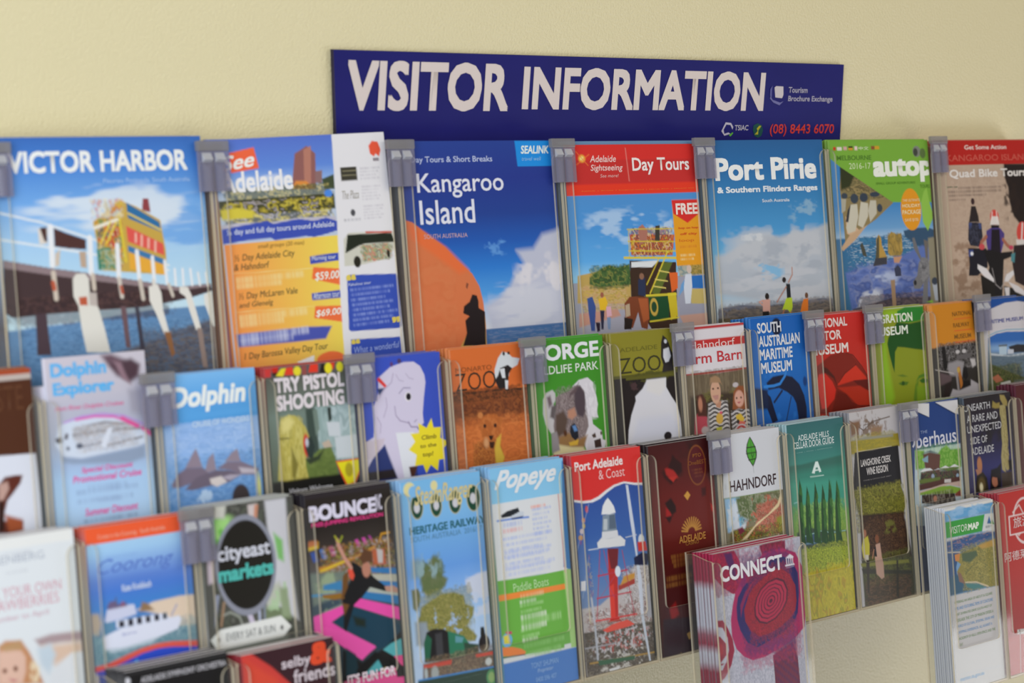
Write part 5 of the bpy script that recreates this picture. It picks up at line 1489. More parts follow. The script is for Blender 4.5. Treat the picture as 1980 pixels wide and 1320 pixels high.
p a8a8b4 1.7 92.7 136 103.7 135.7 101.5 168.1 92.1 166.7
p dcdce0 0.6 -7.3 -9.6 107.5 0.1 106 38.9 87.2 36.8 71.5 33.4 57.9 35.3 46.9 39.4 35.9 44.4 25.2 46.7 12.4 46 -5.2 42.2
p d02e2c 0.6 -7.3 -9.6 107.5 0.1 106.2 36.8 87.4 34.7 71.6 31.7 56.8 33.4 44.5 37.4 33.5 42 22.9 44.3 12.6 43.9 -6.2 40
t 4.1 15.2 71.7 6.2 0 0.03 0 f0d8d8|Port Adelaide
t 36.1 26.2 73.6 17 0 0 0 e8bcbc|& Coast
@casino 3 447 5 98 208.6 0 281c20,2c1c20,281820,20181c -
#dark red leaflet with scattered petals and golden sunburst emblem
g -5.3 3c1012 23.7 4c1412 52.6 601612 87.2 641812 121.8 4a1412 225.3 3a1014
n 1.9 -8.7 93 47.9 28100e 40 30 0.50 1
p 3a1012 5.5 54.7 -3.6 91 -1.2 93 47.9 87 35.3 86.7 21 75.1 9.1
p a02420 2.8 22.9 24.9 34 21.4 38.4 30 41.4 35.1 32.3 36.4 24 30.8
p 2c0e0e 2.2 35.1 11.5 39.9 16.1 48.3 21.7 48.3 29.9 41.7 32.7 35.1 27.3 26.6 24.1 32.6 17.7
p 300e0e 2.8 20.8 28.1 28.8 36 39.4 37.2 30.1 40.8 20.3 32.7
p b02c24 1.7 27.3 33.5 39.8 33.7 33.9 38.9
p 981c1c 2.8 20.5 63.1 27.3 66.3 28.3 73.4 19.3 74.6
p 240c0c 2.2 19.3 58.3 28.6 54.1 34.8 62.5 35.1 68.4 28.5 71.1 22.3 63.3
p 280c0c 2.2 17.8 72.1 30.3 71.3 24.1 78.7
p 3c0e10 2.8 76.2 49.6 83.6 49.2 82.7 57.4 76.2 57.9
p a82420 2.2 89 66.5 94.2 70.7 94.4 76.7 90.1 73.8
p c08c3c 0.6 48.4 54.1 54.2 50 58.3 54.6 53.2 59.3
e 57.3 5.5 86.1 46.2 7c4420 0.8
e 58.9 7.2 84.5 44.6 52141a 0.8
t 66 17.7 79.2 14.3 0 0 0 9c6428|PTO
t 57.9 25.1 86.7 21 0 0 0 8c5424|OneBEST
f 63 28.6 79.9 32.2 7c4424 1
f 65.3 31.8 81.4 35.3 7c4424 1
f 66.7 35.5 79.2 38.6 6c3824 1
l b8843c 1.5 49.9 90.1 41.3 88.7
l b8843c 1.5 50.4 88.9 42.5 85.5
l b8843c 1.5 51.2 87.9 44.6 82.6
l b8843c 1.5 52.3 87 47.3 80.1
l b8843c 1.5 53.7 86.3 50.5 78.2
l b8843c 1.5 55.1 85.9 54 77.1
l b8843c 1.5 56.6 85.7 57.6 76.8
l b8843c 1.5 58.1 85.9 61.2 77.2
l b8843c 1.5 59.5 86.4 64.5 78.4
l b8843c 1.5 60.7 87.1 67.3 80.4
l b8843c 1.5 61.6 88 69.5 82.9
l b8843c 1.5 62.2 89.1 70.9 86
l b8843c 1.5 62.4 90.3 71.4 89.3
t 36.1 100.5 77.5 93.5 0 0.01 0 b88440|ADELAIDE
t 45.6 103.8 65.9 100.3 0 0 0 9c6c34|CASINO
f 22.6 108.9 52.4 115.9 8c5c28 1
f 23.9 113.2 55.5 120.4 8c5c28 1
f 25.2 117.5 55 125.1 8c5c28 1
f 13.3 128.7 53.6 137.9 8c5c28 1
f 12.6 135.6 53 143.7 8c5c28 1
p 901c1c 3.3 14.9 162.7 24.5 157.2 28.5 169.5 17.2 174.8
p 2c1a24 1.7 5.1 171.7 89.6 178.8 84.1 261.6 -3 246
p a8844c 0.6 37.8 190.9 42.5 189.3 45.5 194.5 40.7 197.3
e 26 207.8 28.4 210.5 8c7444 1
@hahn 3 557 5.5 98 208.1 0 a8a8ac,a0a0a4,8c8478,8c8474 -
#white village leaflet with a green leaf drawing above autumn trees
b -5.3 270.4 6c6450
p 7c745c 0.6 -0.2 63.7 98.2 65.3 95.5 158.9 -5.5 144.6
p 8cb4d8 2.2 1.7 63.9 26.2 64.3 22.1 101.3 3.4 99
n 1.7 63.9 33.4 102.8 cdd4de 8 10 0.48 1
p c4ccd8 2.8 17.9 87.5 39.2 85.3 30 98.7 7.1 99.4
p 5cacdc 2.2 21.8 86.8 27.7 85.1 34.9 89.6 22.7 95.4
p 5c6c44 2.8 19.4 66 49.1 65.8 72.2 68.5 58.7 84 38.7 90.1 22.3 82
s 19 61.1 92.9 94.3 0.70 6 6 2 5c6c44 7c8464 9ca08c 485434
p a85c4c 3.3 53.6 77.3 83.4 73.4 96.3 82.4 95.2 109.4 55.6 111.7 44.9 103 52 91.7
s 48.2 74.2 94.3 116.7 0.75 5 5 3 b0604c c48470 8c4438 a08c70 6c4434
p 8c8c34 3.3 83.1 93.1 95.2 92.1 95 110.6 83.3 109.1
p 5c5434 2.2 7.1 99.4 18.7 97.3 37.3 102.1 95.2 109.4 95.5 158.9 0.1 145.4
s 5.5 96.8 93.6 122.8 0.80 6 5 4 7c8430 4c5024 8c3c30 a09c34 3c3020
p 70283c 2.2 18.7 97.3 26.5 95.8 29.7 101.1 21.8 103.7
p d8c49c 1.1 94.3 67.9 86.8 78.8 70 87.8 51.7 94.1 37.3 102.1 23 109.9 32.7 108.8 47.4 98.5 65.7 91 88.3 82.6 95.1 74.8
n 26.6 60.8 90.1 118.6 b8604c 5 5 0.66 5
p c9ccd4 0.4 -18.2 -8.8 115.8 -1 108.2 65.4 -0.2 63.9 2.5 40
l 6c8c4c 0.7 0.7 64.3 94.2 65.4
p 20281a 0.4 48.6 5.1 52.5 10.1 56.6 16.6 58.3 22.3 57.3 27.7 53.3 33.4 50.5 36.5 46.2 31.4 42.4 26.1 40.8 19.9 42.6 12.8 46 7.7
p 4c9c34 0.4 48.6 6.6 51.8 11 55.4 17 56.7 22.1 55.8 27.3 52.3 32.3 50.5 34.8 46.9 30.5 43.8 25.8 42.3 20 43.9 13.2 46.7 8.3
l 2c3c20 0.5 48.7 6.1 50.6 35.5 50.9 42.8
l 20281a 1.1 42.2 16.1 56.2 16.3
l 20281a 1.1 40.9 22.1 57.1 22.2
l 20281a 1.1 44 29.1 55.6 28.7
l 20281a 0.8 49 23.8 50.8 27 53.1 23.8
t 11.3 58.8 87.3 47.2 0 0.01 0 38262a|HAHNDORF
f 3.5 47.3 7 57.9 a8acb4 1
@cellar 3 676 5 99 208.6 0 9cbcc4,a8bcc4,b0bcc4,a8b0b0 -
#teal cellar door guide with a row of cypress trees over a yellow vineyard
g -2.9 336468 23.3 37706f 40.1 3c8078 60.6 3f9480 81.1 3c8c68 107.2 6c9c4c 135.1 7c8c34
p 35695e 2.2 -0.1 43.1 21.1 43.4 52.1 42 93.3 40.5 94.2 87.6 -1.4 80.2
p 378070 7.7 -1 50.4 95.2 51.3 94.2 87.6 -1.4 80.2
p 3f9480 7.7 -2 59.6 96.9 64.9 96.5 95.6 1.2 84.3
s 1.2 84.3 94.1 143.3 0.70 7 7 1 6c9440 8cac48 5c7c34 9cb454
p 35463c 2.2 5.3 114.7 22.7 109.4 46.7 116.2 93.4 122.1 94.5 139.5 7.9 131.9
p 3c5470 1.7 7.9 118.8 40.3 117.3 40.3 130.5 6.8 128
p 8c9c48 1.7 58.3 123.3 90.1 122.6 92 133.4 60.4 133.1
l 8cbcc0 1 4.4 82.8 12.1 81.8
l 8cb8b0 1 6.2 120.4 46.6 117.1 64.9 121.3 90.2 122
l 6c94a8 1 6.9 127.1 46.8 128.5
p 1f4424 0.8 15.8 57.9 18.7 69.5 17.8 114.4 20 127.8 7.5 124.3 10.8 85.4
p 1f4424 0.8 27.6 66.7 30.6 78.3 30.6 116 32.7 129.5 20.2 126 23.5 86.9
p 1f4424 0.8 41.8 64.5 44.8 76.2 44.3 117.8 46.5 131.3 33.8 127.8 37.1 88.5
p 1f4424 0.8 54.5 67.8 57.5 79.5 57.2 119.4 59.4 133 46.7 129.4 50 90.1
p 1f4424 0.8 66.9 63.5 69.9 75.3 69 120.9 71.2 134.5 58.4 131 61.7 91.4
p 1f4424 0.8 79.9 65.9 82.9 77.7 82.1 122.6 84.4 136.2 71.4 132.6 74.8 93
n 13.5 61.4 20.6 127.9 3c6c30 3 8 0.50 5
n 25.6 68.4 33.3 129.6 3c6c30 3 8 0.50 5
n 39.7 66.2 47.1 131.4 3c6c30 3 8 0.50 5
n 52.4 69.5 60 133.1 3c6c30 3 8 0.50 5
n 64.8 65.2 71.8 134.6 3c6c30 3 8 0.50 5
n 77.8 67.6 85 136.3 3c6c30 3 8 0.50 5
p 8c9c30 2.8 9 135.8 50.7 135.6 94.6 138.5 94.8 164.5 10.5 162.2
s 8.1 130 97.3 170.6 0.75 5 5 2 9cac34 6c7c2c b4bc40 4c5c24
p b8ac28 2.8 9.4 158.3 95.2 160.7 105.3 212.2 4.8 212
s 8.5 152.6 103.5 227.4 0.70 9 16 3 c4b42c a89c28 ccbc34 7c8428 b08430
t 17.9 18.5 71.9 12.2 0 0.008 0 d4e0e0|ADELAIDE HILLS
t 9.5 26.3 80.2 19.2 0 0.008 0 d4e0e0|CELLAR DOOR GUIDE
l a0c4c0 0.5 10.9 26.4 79.7 26.7
t 13.3 31.4 76.4 30.2 0 0 0 88b4b0|WINE  |  FOOD  |  EXPERIENCES
p d4e4e0 0.4 37.7 54.6 45.2 43.1 49.5 43 54.4 54.5 50.7 54.9 48.2 49.1 45 49.7 42.8 55.2
p d4e4e0 0.4 41.8 51.3 54.1 51.7 53.4 52.9 42.2 52.8
l c4dcd4 0.8 34.8 58.1 58 58.7
@lang 3 788 2 99 211.6 0 8c8c94,9c9468,3c3c44,5c5040 -
#wine region leaflet with a navy title panel and a couple walking in a garden
b -6.6 262.5 3c3024
g -0.9 b8b4b6 31 b4b2b8
n -4.4 -0.6 71.6 35.1 6c5440 6 8 0.52 1
l 5c4c40 1.2 -2.1 7.2 24.8 21 41.7 13.1 74.6 10.4
l 5c4c40 0.8 24.8 21 25.4 15.4 44.8 14.3
p 7c5c44 4.4 0.6 10.2 19.8 9.2 14.9 23.8 1.9 26.4
p 8c7058 4.4 37.9 18.4 60.5 18.7 55.7 31.6 36.5 29.7
p 9c8c30 1.1 -1.8 30.7 33.5 28.5 88.7 30 90.3 44.6 -0.3 45
s -1 24.2 86.1 51.9 0.60 10 2 2 a89834 8c8434 7c7c3c
p 8c8c84 2.2 23.9 28.5 39.8 29.1 78.8 30 78.5 32.9 4.6 30.4
p 17161c 0.6 6.2 43.8 87.1 43.3 88.6 86.9 -1.7 84.4
l c0b8a4 0.6 9.4 43.1 38.1 43.6 74 43
t 15.4 60.2 71 52.5 0 0.022 0 c8c4c4|LANGHORNE CREEK
t 24.7 70.4 64.3 62.2 0 0.022 0 c8c4c4|WINE REGION
t 18.2 76.2 70.2 74.9 0 0 0 8c8888|COME & CATCH OUR DRIFT
l c8c0b0 1 20.3 85.9 36.3 85.9 65.5 86.3
p 6c6c24 2.2 -1.7 84.4 85.5 84.7 96.1 107.2 87.7 121.6 7.2 115.6
s -4.4 80.3 92.9 133.9 0.75 9 7 3 7c7c2c 4c4c1c 94903c 3c3418
p 34241c 2.8 7.7 111.9 88.2 117.8 101.5 173.8 5.1 160.7
s 7.2 115.6 91.6 172.4 0.75 8 4 4 3c281c 5c4028 2c1c18 6c4c34
n 48.2 122.6 75.7 139.4 6c6c30 7 6 0.45 5
p 3c3c24 1.7 5.1 160.7 98.7 169.5 100.2 212.4 5.5 211.8
s 5.6 157 99.2 192.9 0.70 8 6 6 4c5424 6c7030 2c2c1c 5c5c28
p 7c7c30 1.1 3.1 164.2 91.7 171.5 92.9 175.5 4.2 168.1
s 5.8 181.6 98.6 225.8 0.80 8 3 7 4c3428 6c4c38 342420
p 2c2820 0.6 68.8 169.3 72 169.8 68.9 209.8 64.1 209.1
p 2c2c20 1.1 4 170 96.8 184.8 96.4 188.6 6.5 176
e 11.5 128.4 16.8 137.6 a06c54 1.5
p b8b03c 1.1 10.3 138.7 19.2 136.1 21.2 145.8 19.9 157 8.5 159.3 6.6 147.7
p c0bcb0 0.8 10.5 155.8 18.3 156.8 17.3 165.2 12.6 164.6
p 2c2420 1.1 13 161.8 19.2 162.6 15.1 198.1 11.9 197.6
e 31.9 136.7 38.9 146.2 7c4c34 1.5
p b89484 1.1 32.3 147.3 40.5 146.4 41.9 161.9 44.2 169.8 44 185.1 39 186.3 30.1 179.3 29.2 160.2
p 1c1c20 0.8 28.1 150.5 32.1 149.1 33.3 160.7 29.2 160.2
l b07c60 1.4 28.5 152.5 24.8 161.5
@haus 3 890 3 98 210.6 0 5c7440,7c8c50,7c8850,a0a088 -
#navy and white inn leaflet with trees and white garden umbrellas
b -8.1 152.7 1b3a78
p cdcccf 0.6 3.4 -1.8 40.9 1.5 39 17 19.8 10 2.9 2.8
p c9c8cc 0.6 53 1.4 104.4 2.3 102.2 19.8 92.1 17.7
l 101c30 0.8 17.9 9.9 37 16.8
l 101c30 0.8 52.9 2.6 91 18.2
t -10.5 49.9 89.9 33 0 0.01 0 c8cad8|Oberhaus
t 19.9 34.2 33.3 30.9 0 0 0 8c9cc0|THE
p b4c4d0 0.6 6.9 51.9 98.2 52.4 99.1 147.9 -3.1 135.1
p 6c9c34 2.2 6.9 51.3 24.6 53.7 24.1 73.9 6.3 73.1
p 5c9430 2.2 50 60.4 58.8 54.3 69.4 51.8 76.9 57.3 97.5 58.2 97 79.3 73.7 83.8 50.2 75.5
s 7.5 46.8 96.2 86.3 0.45 7 7 1 6ca43c 4c8428 84b44c a4c46c
p 5c3c34 1.7 22.1 57.5 36.3 56.6 56 61 51.5 81.4 25.6 78.6
p 4c5c64 2.2 20.1 57.3 26.3 55.6 52.1 59.4 36.5 54.3
p 7c9cac 1.1 19.5 63 31.9 59.7 30.9 67.6 23.1 66.2
p 342c2c 2.2 15.7 77.6 94.5 82.6 93 95.4 12.1 91
s 16 75.3 92.8 96.5 0.80 6 6 2 3c3030 5c6c34 2c2c34 6c4c3c
p cdd0d4 0.6 13.8 76.8 22.2 73.6 34.1 74.3 39.8 77.3
p d4d4d8 0.6 54.1 76.8 64.5 74.7 72.4 77.9
p d4d4d8 0.6 72.4 77.3 83 74.9 92.9 78.9
p b0b8c0 0.6 41.8 77.5 50.1 76.1 54 77.6
e 35.3 81.4 41.6 87.3 8c9cb4 2
e 84.8 86.2 90.4 91 8ca4bc 2
p 5c6c30 1.7 10.8 85.1 52.9 86.2 52.4 90.8 12.2 89.8
p 50302c 1.1 10.1 90.7 60.7 89.4 93.6 90.1 94 95.5 59.9 96.3 9.3 97.5
p c0bcbc 0.6 60.6 90 73.9 90.9 73.4 94.9 60.1 94
p bca49c 1.1 9.2 98.7 58 95 93 95.4 93.2 102.4 68 97.2 14.9 101.1
p 7ca03c 1.1 9 100.4 51.6 97.1 71.9 98.3 93 103.6 93.3 109.5 10.7 102.3
p 7c3c34 1.7 78.9 109 92.9 104.7 92.9 113 80.6 111.6
p 2c2420 1.1 14.7 102.8 79 107.9 81.4 122.2 13.6 111.8
s 14.8 101.6 77.6 119.4 0.60 8 12 3 3c302c a09890 5c4c44
e 36.3 106.4 43.6 113.1 b07c68 3
@unearth 3 1001 5 98 208.6 0 4c5868,8c8470,7c7c84,6c6460 -
#near-black museum leaflet with white capitals and a pale bird-headed post
g 1 241c20 34.1 20182c 63.7 242046 87.3 2c2c64 112.1 2c285c
n 4.6 -5.8 93 62.1 1c1618 20 16 0.45 1
p 120e14 2.2 59.3 86.3 68.6 81.3 64.5 114.6 41.1 111.9 46.2 87.3
p 8c7c3c 1.7 57.3 15.4 59.3 7.8 66.5 11.4 74.1 10.8 73.3 17.4 63.6 17.1
p 94844c 1.7 75.2 1.9 84.9 3.3 90.5 11 89.8 16.4 81.3 14.5 75.7 7.4
p 9c9060 1.4 73.7 14.4 85.7 14.3 86.3 27.6 86.6 42.1 87 56.7 83.7 66 87.1 73.6 84.1 80.5 86.1 90.4 80.4 92.2 74.8 84.4 77.9 94.4 69.8 89.9 69.5 74.2 73.5 60.1 73.1 45.7 75.6 33.8 72.5 23.9
s 73.7 14.4 86.9 92.9 0.60 5 12 2 a89c6c 8c8050 b4a878 6c6038
p 181414 2.2 84.1 80.5 93 79 91.3 93.4 84.9 91.5
p 3c3028 2.8 67.2 93.2 91.3 93.4 90.7 115.1 66.8 113.6
e 18.4 70.1 28.5 89 a8704c 3
p a07058 1.7 14.6 83.9 25.3 83.9 26.6 90 17.8 92.6
p 2c261c 1.7 15.9 91.2 29 87.9 36.6 95.8 38.9 111.6 11.3 110.8
e 17.7 93.8 32.6 110.9 5c4c2c 6
e 20.6 100.6 27.5 110.3 dcd4b0 4
e 46.5 93.9 59.9 108 a86c54 3
p 1c1418 1.7 44.4 93.1 62.9 92.7 66 102.7 58.8 107.9 57.9 98.2 47.3 95.8
t -0.1 15.8 52.6 7.7 0 0 0 c4c4c8|UNEARTH
t 3.6 28.8 67.2 20.3 0 0 0 c4c4c8|A RARE AND
t 3.1 41 73.9 32.6 0 0 0 c4c4c8|UNEXPECTED
t 7.8 54.3 42.6 46.1 0 0 0 c4c4c8|SIDE OF
t 8.4 66.8 55 58.4 0 0 0 c4c4c8|ADELAIDE
@maroon 3 1112 -1 98 214.6 0 5c2838,5c2c38,8c6c60,5c2c34 -
#plain maroon leaflet at the right edge of the third row
b 4 178.2 4f1c20
s -10.3 5.8 19.9 120.8 0.50 30 30 1 54201f 4a1a20
@black 4 -214 2 99 211.6 0 2c2a2c,a0a0a4,a0a0a4,a0a0a4 -
#black leaflet with one white text line, lowest on the left
b -8.1 182.2 1c1b1c
b -1.4 3.1 2a292b
t 14.3 10.6 97.1 5.9 0 0.03 0 b0aeb4|ADELAIDE SYMPHONY ORCHESTRA
e -0.2 4.4 4.8 9.8 d0d0d8 1.5
@selby 4 -98 8 97 205.6 0 8c2c34,7c2c34,5c3030,5c3030 -
#red and dark maroon leaflet with an orange ampersand, lower left
b -18.5 204.1 3a2026
p c8403a 1.7 -15.6 -9.3 10.3 -0.4 30.2 13.6 48.5 30.6 61.5 57.6 -19.2 42.8
p d05448 4.4 -8.8 -3.5 -0.1 -0.9 -3.5 33.9 -12.3 32.3
p d24a38 5.5 5.3 4.7 33.8 23.8 47.3 43 2.4 34.9
t 40.3 20.2 71.1 9 0 0.02 0 d0c4cc|selby
t 51.9 31.6 96.6 20.2 0 0.02 0 d0c4cc|friends
t 70.7 19.9 94.3 1.3 0 0.05 0 dc4c2c|&
@connect 4 489 5.6 140 208 0 a02448,a02448,ccccdc,ccccdc,982848,982848,c8c8d8,c8c8d8,902444,902444,c8c8d8 0,30,36,78,82,92,96,108,112,150,155
#crimson, navy and grey booklet with a big painted spiral, low right of centre
b -17.2 217.7 a8a9b8
s -2 -18.5 138 152.4 .6 1.6 5 3 8c8ea0 c4c4d0
p 94183c 0.7 -5.8 -1.6 15.3 -0.1 32.9 0.4 39.6 10.7 41.8 17.3 51.9 25 42.9 33.8 37.9 43.1 26.2 42.7 11.5 34.3 2.7 25.6 -6.1 18.1
s -5.5 -4.1 41.8 43.7 0.65 5 10 1 a82040 6c1430 8c1c48 5c1440
p 4c1c54 2.8 17.1 1.4 28.8 1.7 32.9 17.3 35.2 32.7 24.6 21.2 20 10.5
p 6c1430 0.7 72.7 0.6 86.9 -0 114.6 0.7 114.3 11.9 105.3 18.4 77.2 14.6
s 73.3 -4.4 112.4 19.3 0.60 4 12 2 7c1838 541024 8c1c30
p 5c1030 0.7 82.2 113.3 116.2 104.8 122.5 122.6 123.5 149.9 83 142.8
j 83.8 99.5 123.5 149.9 7c1428 38104c 2.5
p 8c1838 0.8 -8.4 64.8 7.9 66.1 14.8 74.7 21.2 86.9 22.9 98.5 16.4 112.4 5.5 123 -2.7 126.5 -15 124.4
p b4b4c4 0.8 -8.9 69.7 7.1 73.5 13.7 84.5 14.2 97 9 108.6 -13.1 107.4
p 901c38 0.8 -10.1 80.6 2.3 81.4 11.1 90.3 9.8 101.3 -0.7 108.2 -13 106.2
e -3.2 88 6 100.7 a82c3c 3
p b4b4c4 0.8 -13.1 107.4 3 110.1 9.1 107.4 2.5 115 -13.9 114.7
p a02058 0.7 24.9 53.7 30.2 42 43.5 28.9 65 15.4 77.7 9.6 94.2 7.9 110.6 8.2 130.6 15.3 141.2 32.3 143 53.3 141.1 79 137.5 92.7 120.7 101.6 95.1 107.8 70.1 112.6 50 112.8 36.7 107 25.9 97.7 20.5 84.3 20.4 68
s 29.2 -2 134.7 125.9 0.50 8 8 3 a82458 8c1c54 b02850 7c2060
p 251c5c 0.7 30.4 57.1 33.5 47.5 42.4 38.8 59.5 28.6 76.5 20.8 93.2 16.7 109.7 16.4 123.5 22.1 132.4 36.3 132.1 56.9 127.7 76.9 118.2 87.1 96.7 93.9 75.8 98.2 59.3 101.3 44.1 94.4 33.8 80.2 30.2 68.3
s 36.1 6.5 125.8 111.5 0.60 8 3 4 2c206c 1c1c4c 3c1c5c 201c5c
p 7c1c50 1.1 36.5 55.5 45.9 43 60.9 33.8 49.7 44.8 40.2 58.5 36.1 68
p 8c1a30 0.7 41.8 61.3 49.1 49.8 58.1 41 75 33.3 91.9 28 104.3 27.2 117.8 35.5 126.8 48.4 127.1 63.9 123.9 73.8 112.6 81.1 95.4 87.3 76.6 90.8 62.5 90.8 49.4 82.6 42.5 72.7
s 46.6 19.2 122.9 100.7 0.60 5 5 5 a02030 741428 b02438 5c1430
p 47102c 0.7 57.8 61.2 61.9 51.7 69.8 44 82.6 38.2 97.1 36.4 109 40.7 114.1 50.4 111.8 61.6 103.5 70.7 90.4 77.6 75.8 80.4 64 77.3 57.8 70.1
p a82444 0.5 60 61 63.7 52.2 71 45.1 82.8 39.8 96.1 38.2 107 42.1 111.7 51 109.6 61.4 102 69.7 89.9 76.1 76.5 78.7 65.7 75.8 60 69.1
p 4c1030 0.5 63.7 60.6 66.9 53.1 73.1 47.1 83.1 42.6 94.4 41.3 103.7 44.6 107.6 52.2 105.8 60.9 99.4 67.9 89.2 73.4 77.8 75.6 68.6 73.2 63.8 67.5
p a82444 0.5 65.1 60.4 68.1 53.5 73.9 47.8 83.3 43.6 93.8 42.4 102.5 45.5 106.2 52.6 104.5 60.7 98.5 67.3 88.9 72.4 78.3 74.5 69.7 72.2 65.1 66.9
p 4c1030 0.5 68.6 60 71.1 54.3 75.9 49.7 83.6 46.2 92.3 45.2 99.3 47.8 102.4 53.6 101 60.3 96.1 65.7 88.2 69.9 79.5 71.6 72.4 69.8 68.6 65.4
p a82444 0.5 70 59.9 72.2 54.7 76.6 50.4 83.7 47.2 91.7 46.3 98.1 48.6 100.9 54 99.7 60.1 95.1 65.1 88 68.9 79.9 70.5 73.4 68.8 70 64.8
p 4c1030 0.5 73.3 59.6 75 55.4 78.5 52.1 84 49.7 90.2 48.9 95.3 50.8 97.4 54.9 96.5 59.7 92.9 63.6 87.3 66.6 81 67.8 75.9 66.5 73.3 63.4
p a82444 0.5 74.6 59.4 76.2 55.8 79.2 52.8 84.1 50.7 89.6 50 94.1 51.6 96 55.3 95.1 59.6 92 63 87 65.6 81.5 66.7 77 65.6 74.6 62.8
p 4c1030 0.5 77.9 59.1 79 56.6 81 54.6 84.4 53.1 88.1 52.6 91.2 53.7 92.5 56.3 91.9 59.2 89.8 61.5 86.4 63.3 82.6 64.1 79.5 63.3 77.9 61.4
p a82444 0.5 79.5 58.9 80.4 57 82 55.4 84.5 54.3 87.4 53.9 89.8 54.8 90.8 56.7 90.3 59 88.7 60.8 86.1 62.2 83.2 62.7 80.8 62.1 79.5 60.7
p 4c1030 0.5 82.3 58.6 82.7 57.6 83.5 56.9 84.8 56.3 86.2 56.1 87.4 56.5 87.9 57.5 87.7 58.6 86.8 59.5 85.5 60.2 84.1 60.5 82.9 60.2 82.3 59.5
t 9.2 29.3 107.6 13.6 0 0.035 0 dcdae0|CONNECT
p d4d2dc 0.4 113.5 18.8 121.2 15.6 127.1 18.7 126.2 20.6
l d4d2dc 1.3 115.1 19.7 115.3 25.5
l d4d2dc 1.3 118.6 19.8 118.6 25.6
l d4d2dc 1.3 122.1 20 122.1 25.8
l d4d2dc 1.3 125.2 20 125.2 25.8
l d4d2dc 1.6 113.1 26.5 127.2 26.8
l a8a0c0 0.6 114.1 28.6 126.5 28.7
@map 4 893 9 97 204.6 0 dadde6,d6d9e4,d4d7e2,d6d9e4 -
#white visitor map with a coastline photo, heading a thick white stack
b -14.8 228.9 bab8ba
b -14.8 7.3 d4d3d0
p 6c94bc 0.4 -1.8 2.8 19.8 2.8 96.8 3.4 94.5 47.7 97.6 98.8 -0.6 96.3 -4 50.2
p 5c9ccc 0.6 -1.8 2.8 96.8 3.9 95.9 11.1 0.4 13.6
n -0.2 -5.5 94 26.6 8cb4d8 14 4 0.50 8
p 2c9432 0.4 -2.7 14.6 78.1 15.1 70.6 33.3 -3.3 32.4
p c8ccce 0.4 78.8 14.8 98.5 15.8 96 35.6 71.2 33.7
p 2c5c94 0.6 82.1 26 87.2 17.9 90.8 27.1
p 4c8c44 0.6 87.7 26.7 92.9 22.1 96.9 28.7
f 78.2 27.3 94.9 32 5c6470 1
p c0c0c4 1.1 -1.9 32.6 96 35.3 97 40.1 -0.9 37
p 27487c 1.7 -2.4 36.8 46.4 34.5 97.4 36.7 97 53.2 -0.8 48.9
s -2 33.4 92.8 61.4 0.50 12 2.6 1 2c5084 3c6498 c08c70 24406c
p 4c6484 1.1 -0.6 47.2 38.7 47.3 95.4 40.8 97.4 49.8 43.9 54.9 23 51.2 -0.8 48.9
p 1f4878 1.1 -1.4 48.8 23 51.2 15.1 66.4 15.6 87 45.1 94.7 -0.6 96.3
p 23506c 3.3 -4.3 77.4 20.2 74 33.5 89.6 82.1 96.6 -0.6 96.3
p 877c38 1.1 13.7 52.6 28.9 52 53.8 49.3 81.9 47.8 98 44.6 99.2 99.1 75.8 97.4 52 88.8 30.8 86.7 19.4 80.7 15.9 71.7 24.4 64.3 15.9 59.7
s 23.9 43.6 99.2 99.1 0.75 8 4 2 948840 6c6c34 a89c50 4c5830
p 44583c 2.2 27.3 52.7 56.4 53.1 58.8 58.6 42.6 65.1 27.8 61.3
p b08c40 2.2 60.1 48.4 94.8 45.1 95.4 53 68.8 53
p c07c3c 1.1 13.7 52.6 24.3 52.3 21.8 60.5 14.4 59.5
p 7c5c4c 1.1 17.4 71.9 23.2 74.4 30.7 87.5 19 83.3
l c4b498 1.4 30.9 85.8 52.1 88.3 75.9 96.6
p 3c7474 1.7 30.8 86.7 57.9 91.4 69.6 96.6 45 95.6 33.3 91.3
l c8bca8 1 -0.7 48.1 24.5 50.9
t 7 29 42.4 20.9 0 0 0 d4e0d0|VISITOR
t 43.4 29 64.9 21.6 0 0.05 0 e0ecdc|MAP
t 7.1 107.3 82.7 103.8 0 0 0 7d9a6c|OFFERING AN AREA OF ABOUT 56 SQUARE
t 7.5 114.1 82.7 110.5 0 0 0 6c9ccc|KMS AND FEATURING 7KMS OF COASTLINE
t 7.9 121 80 117.4 0 0 0 7d9a6c|JUST 20 MINUTES DRIVE SOUTH-WEST OF
t 8.3 127.2 82.3 123.8 0 0 0 7d9a6c|ADELAIDE THE CITY OF MARION OFFERS A
t 8.7 134.2 83.4 130.7 0 0 0 6c9ccc|WORLD OF CULTURAL, SPORTING, LEISURE AND
t 9 141.1 78.4 137.6 0 0 0 6c9ccc|SHOPPING EXPERIENCES, ALL AGAINST A
t 9.4 148.1 83.8 144.6 0 0 0 7d9a6c|BACKDROP OF HILLS, OPEN SPACE AND THE
t 9.5 154.4 18.2 151.4 0 0 0 8ca07c|COAST.
l a8b4c4 0.5 8.1 185.5 91.1 189.8
t 7.9 194.9 55.4 189.2 0 0.02 0 5c94c0|marion.sa.gov.au
@chi 4 1006 5 98 208.6 0 a83c48,a83844,a03434,a03030 -
#bright red leaflet with white Chinese characters, at the lower right edge
g -0.2 b4241c 93.9 ac2016 146 981c14 215.2 a42c22
b 165.1 232.5 ac3428
e 25.1 8.7 73.9 62.8 d8c0c0 1
e 28 11.3 71 59.7 b4241c 1
l d8c4c0 1.6 26.4 23.9 40.3 16.7 48.6 28.3 35.3 30.3
l d8c4c0 1.6 27.2 43.4 35.9 51.6 43 47.2
r 17 27.1 92.2 49.8 e0cccc 1
r 19.4 28.7 92.3 48.4 b4241c 0.8
t 25.8 42.3 61.2 29.7 0 0 0 dccccc|旅游
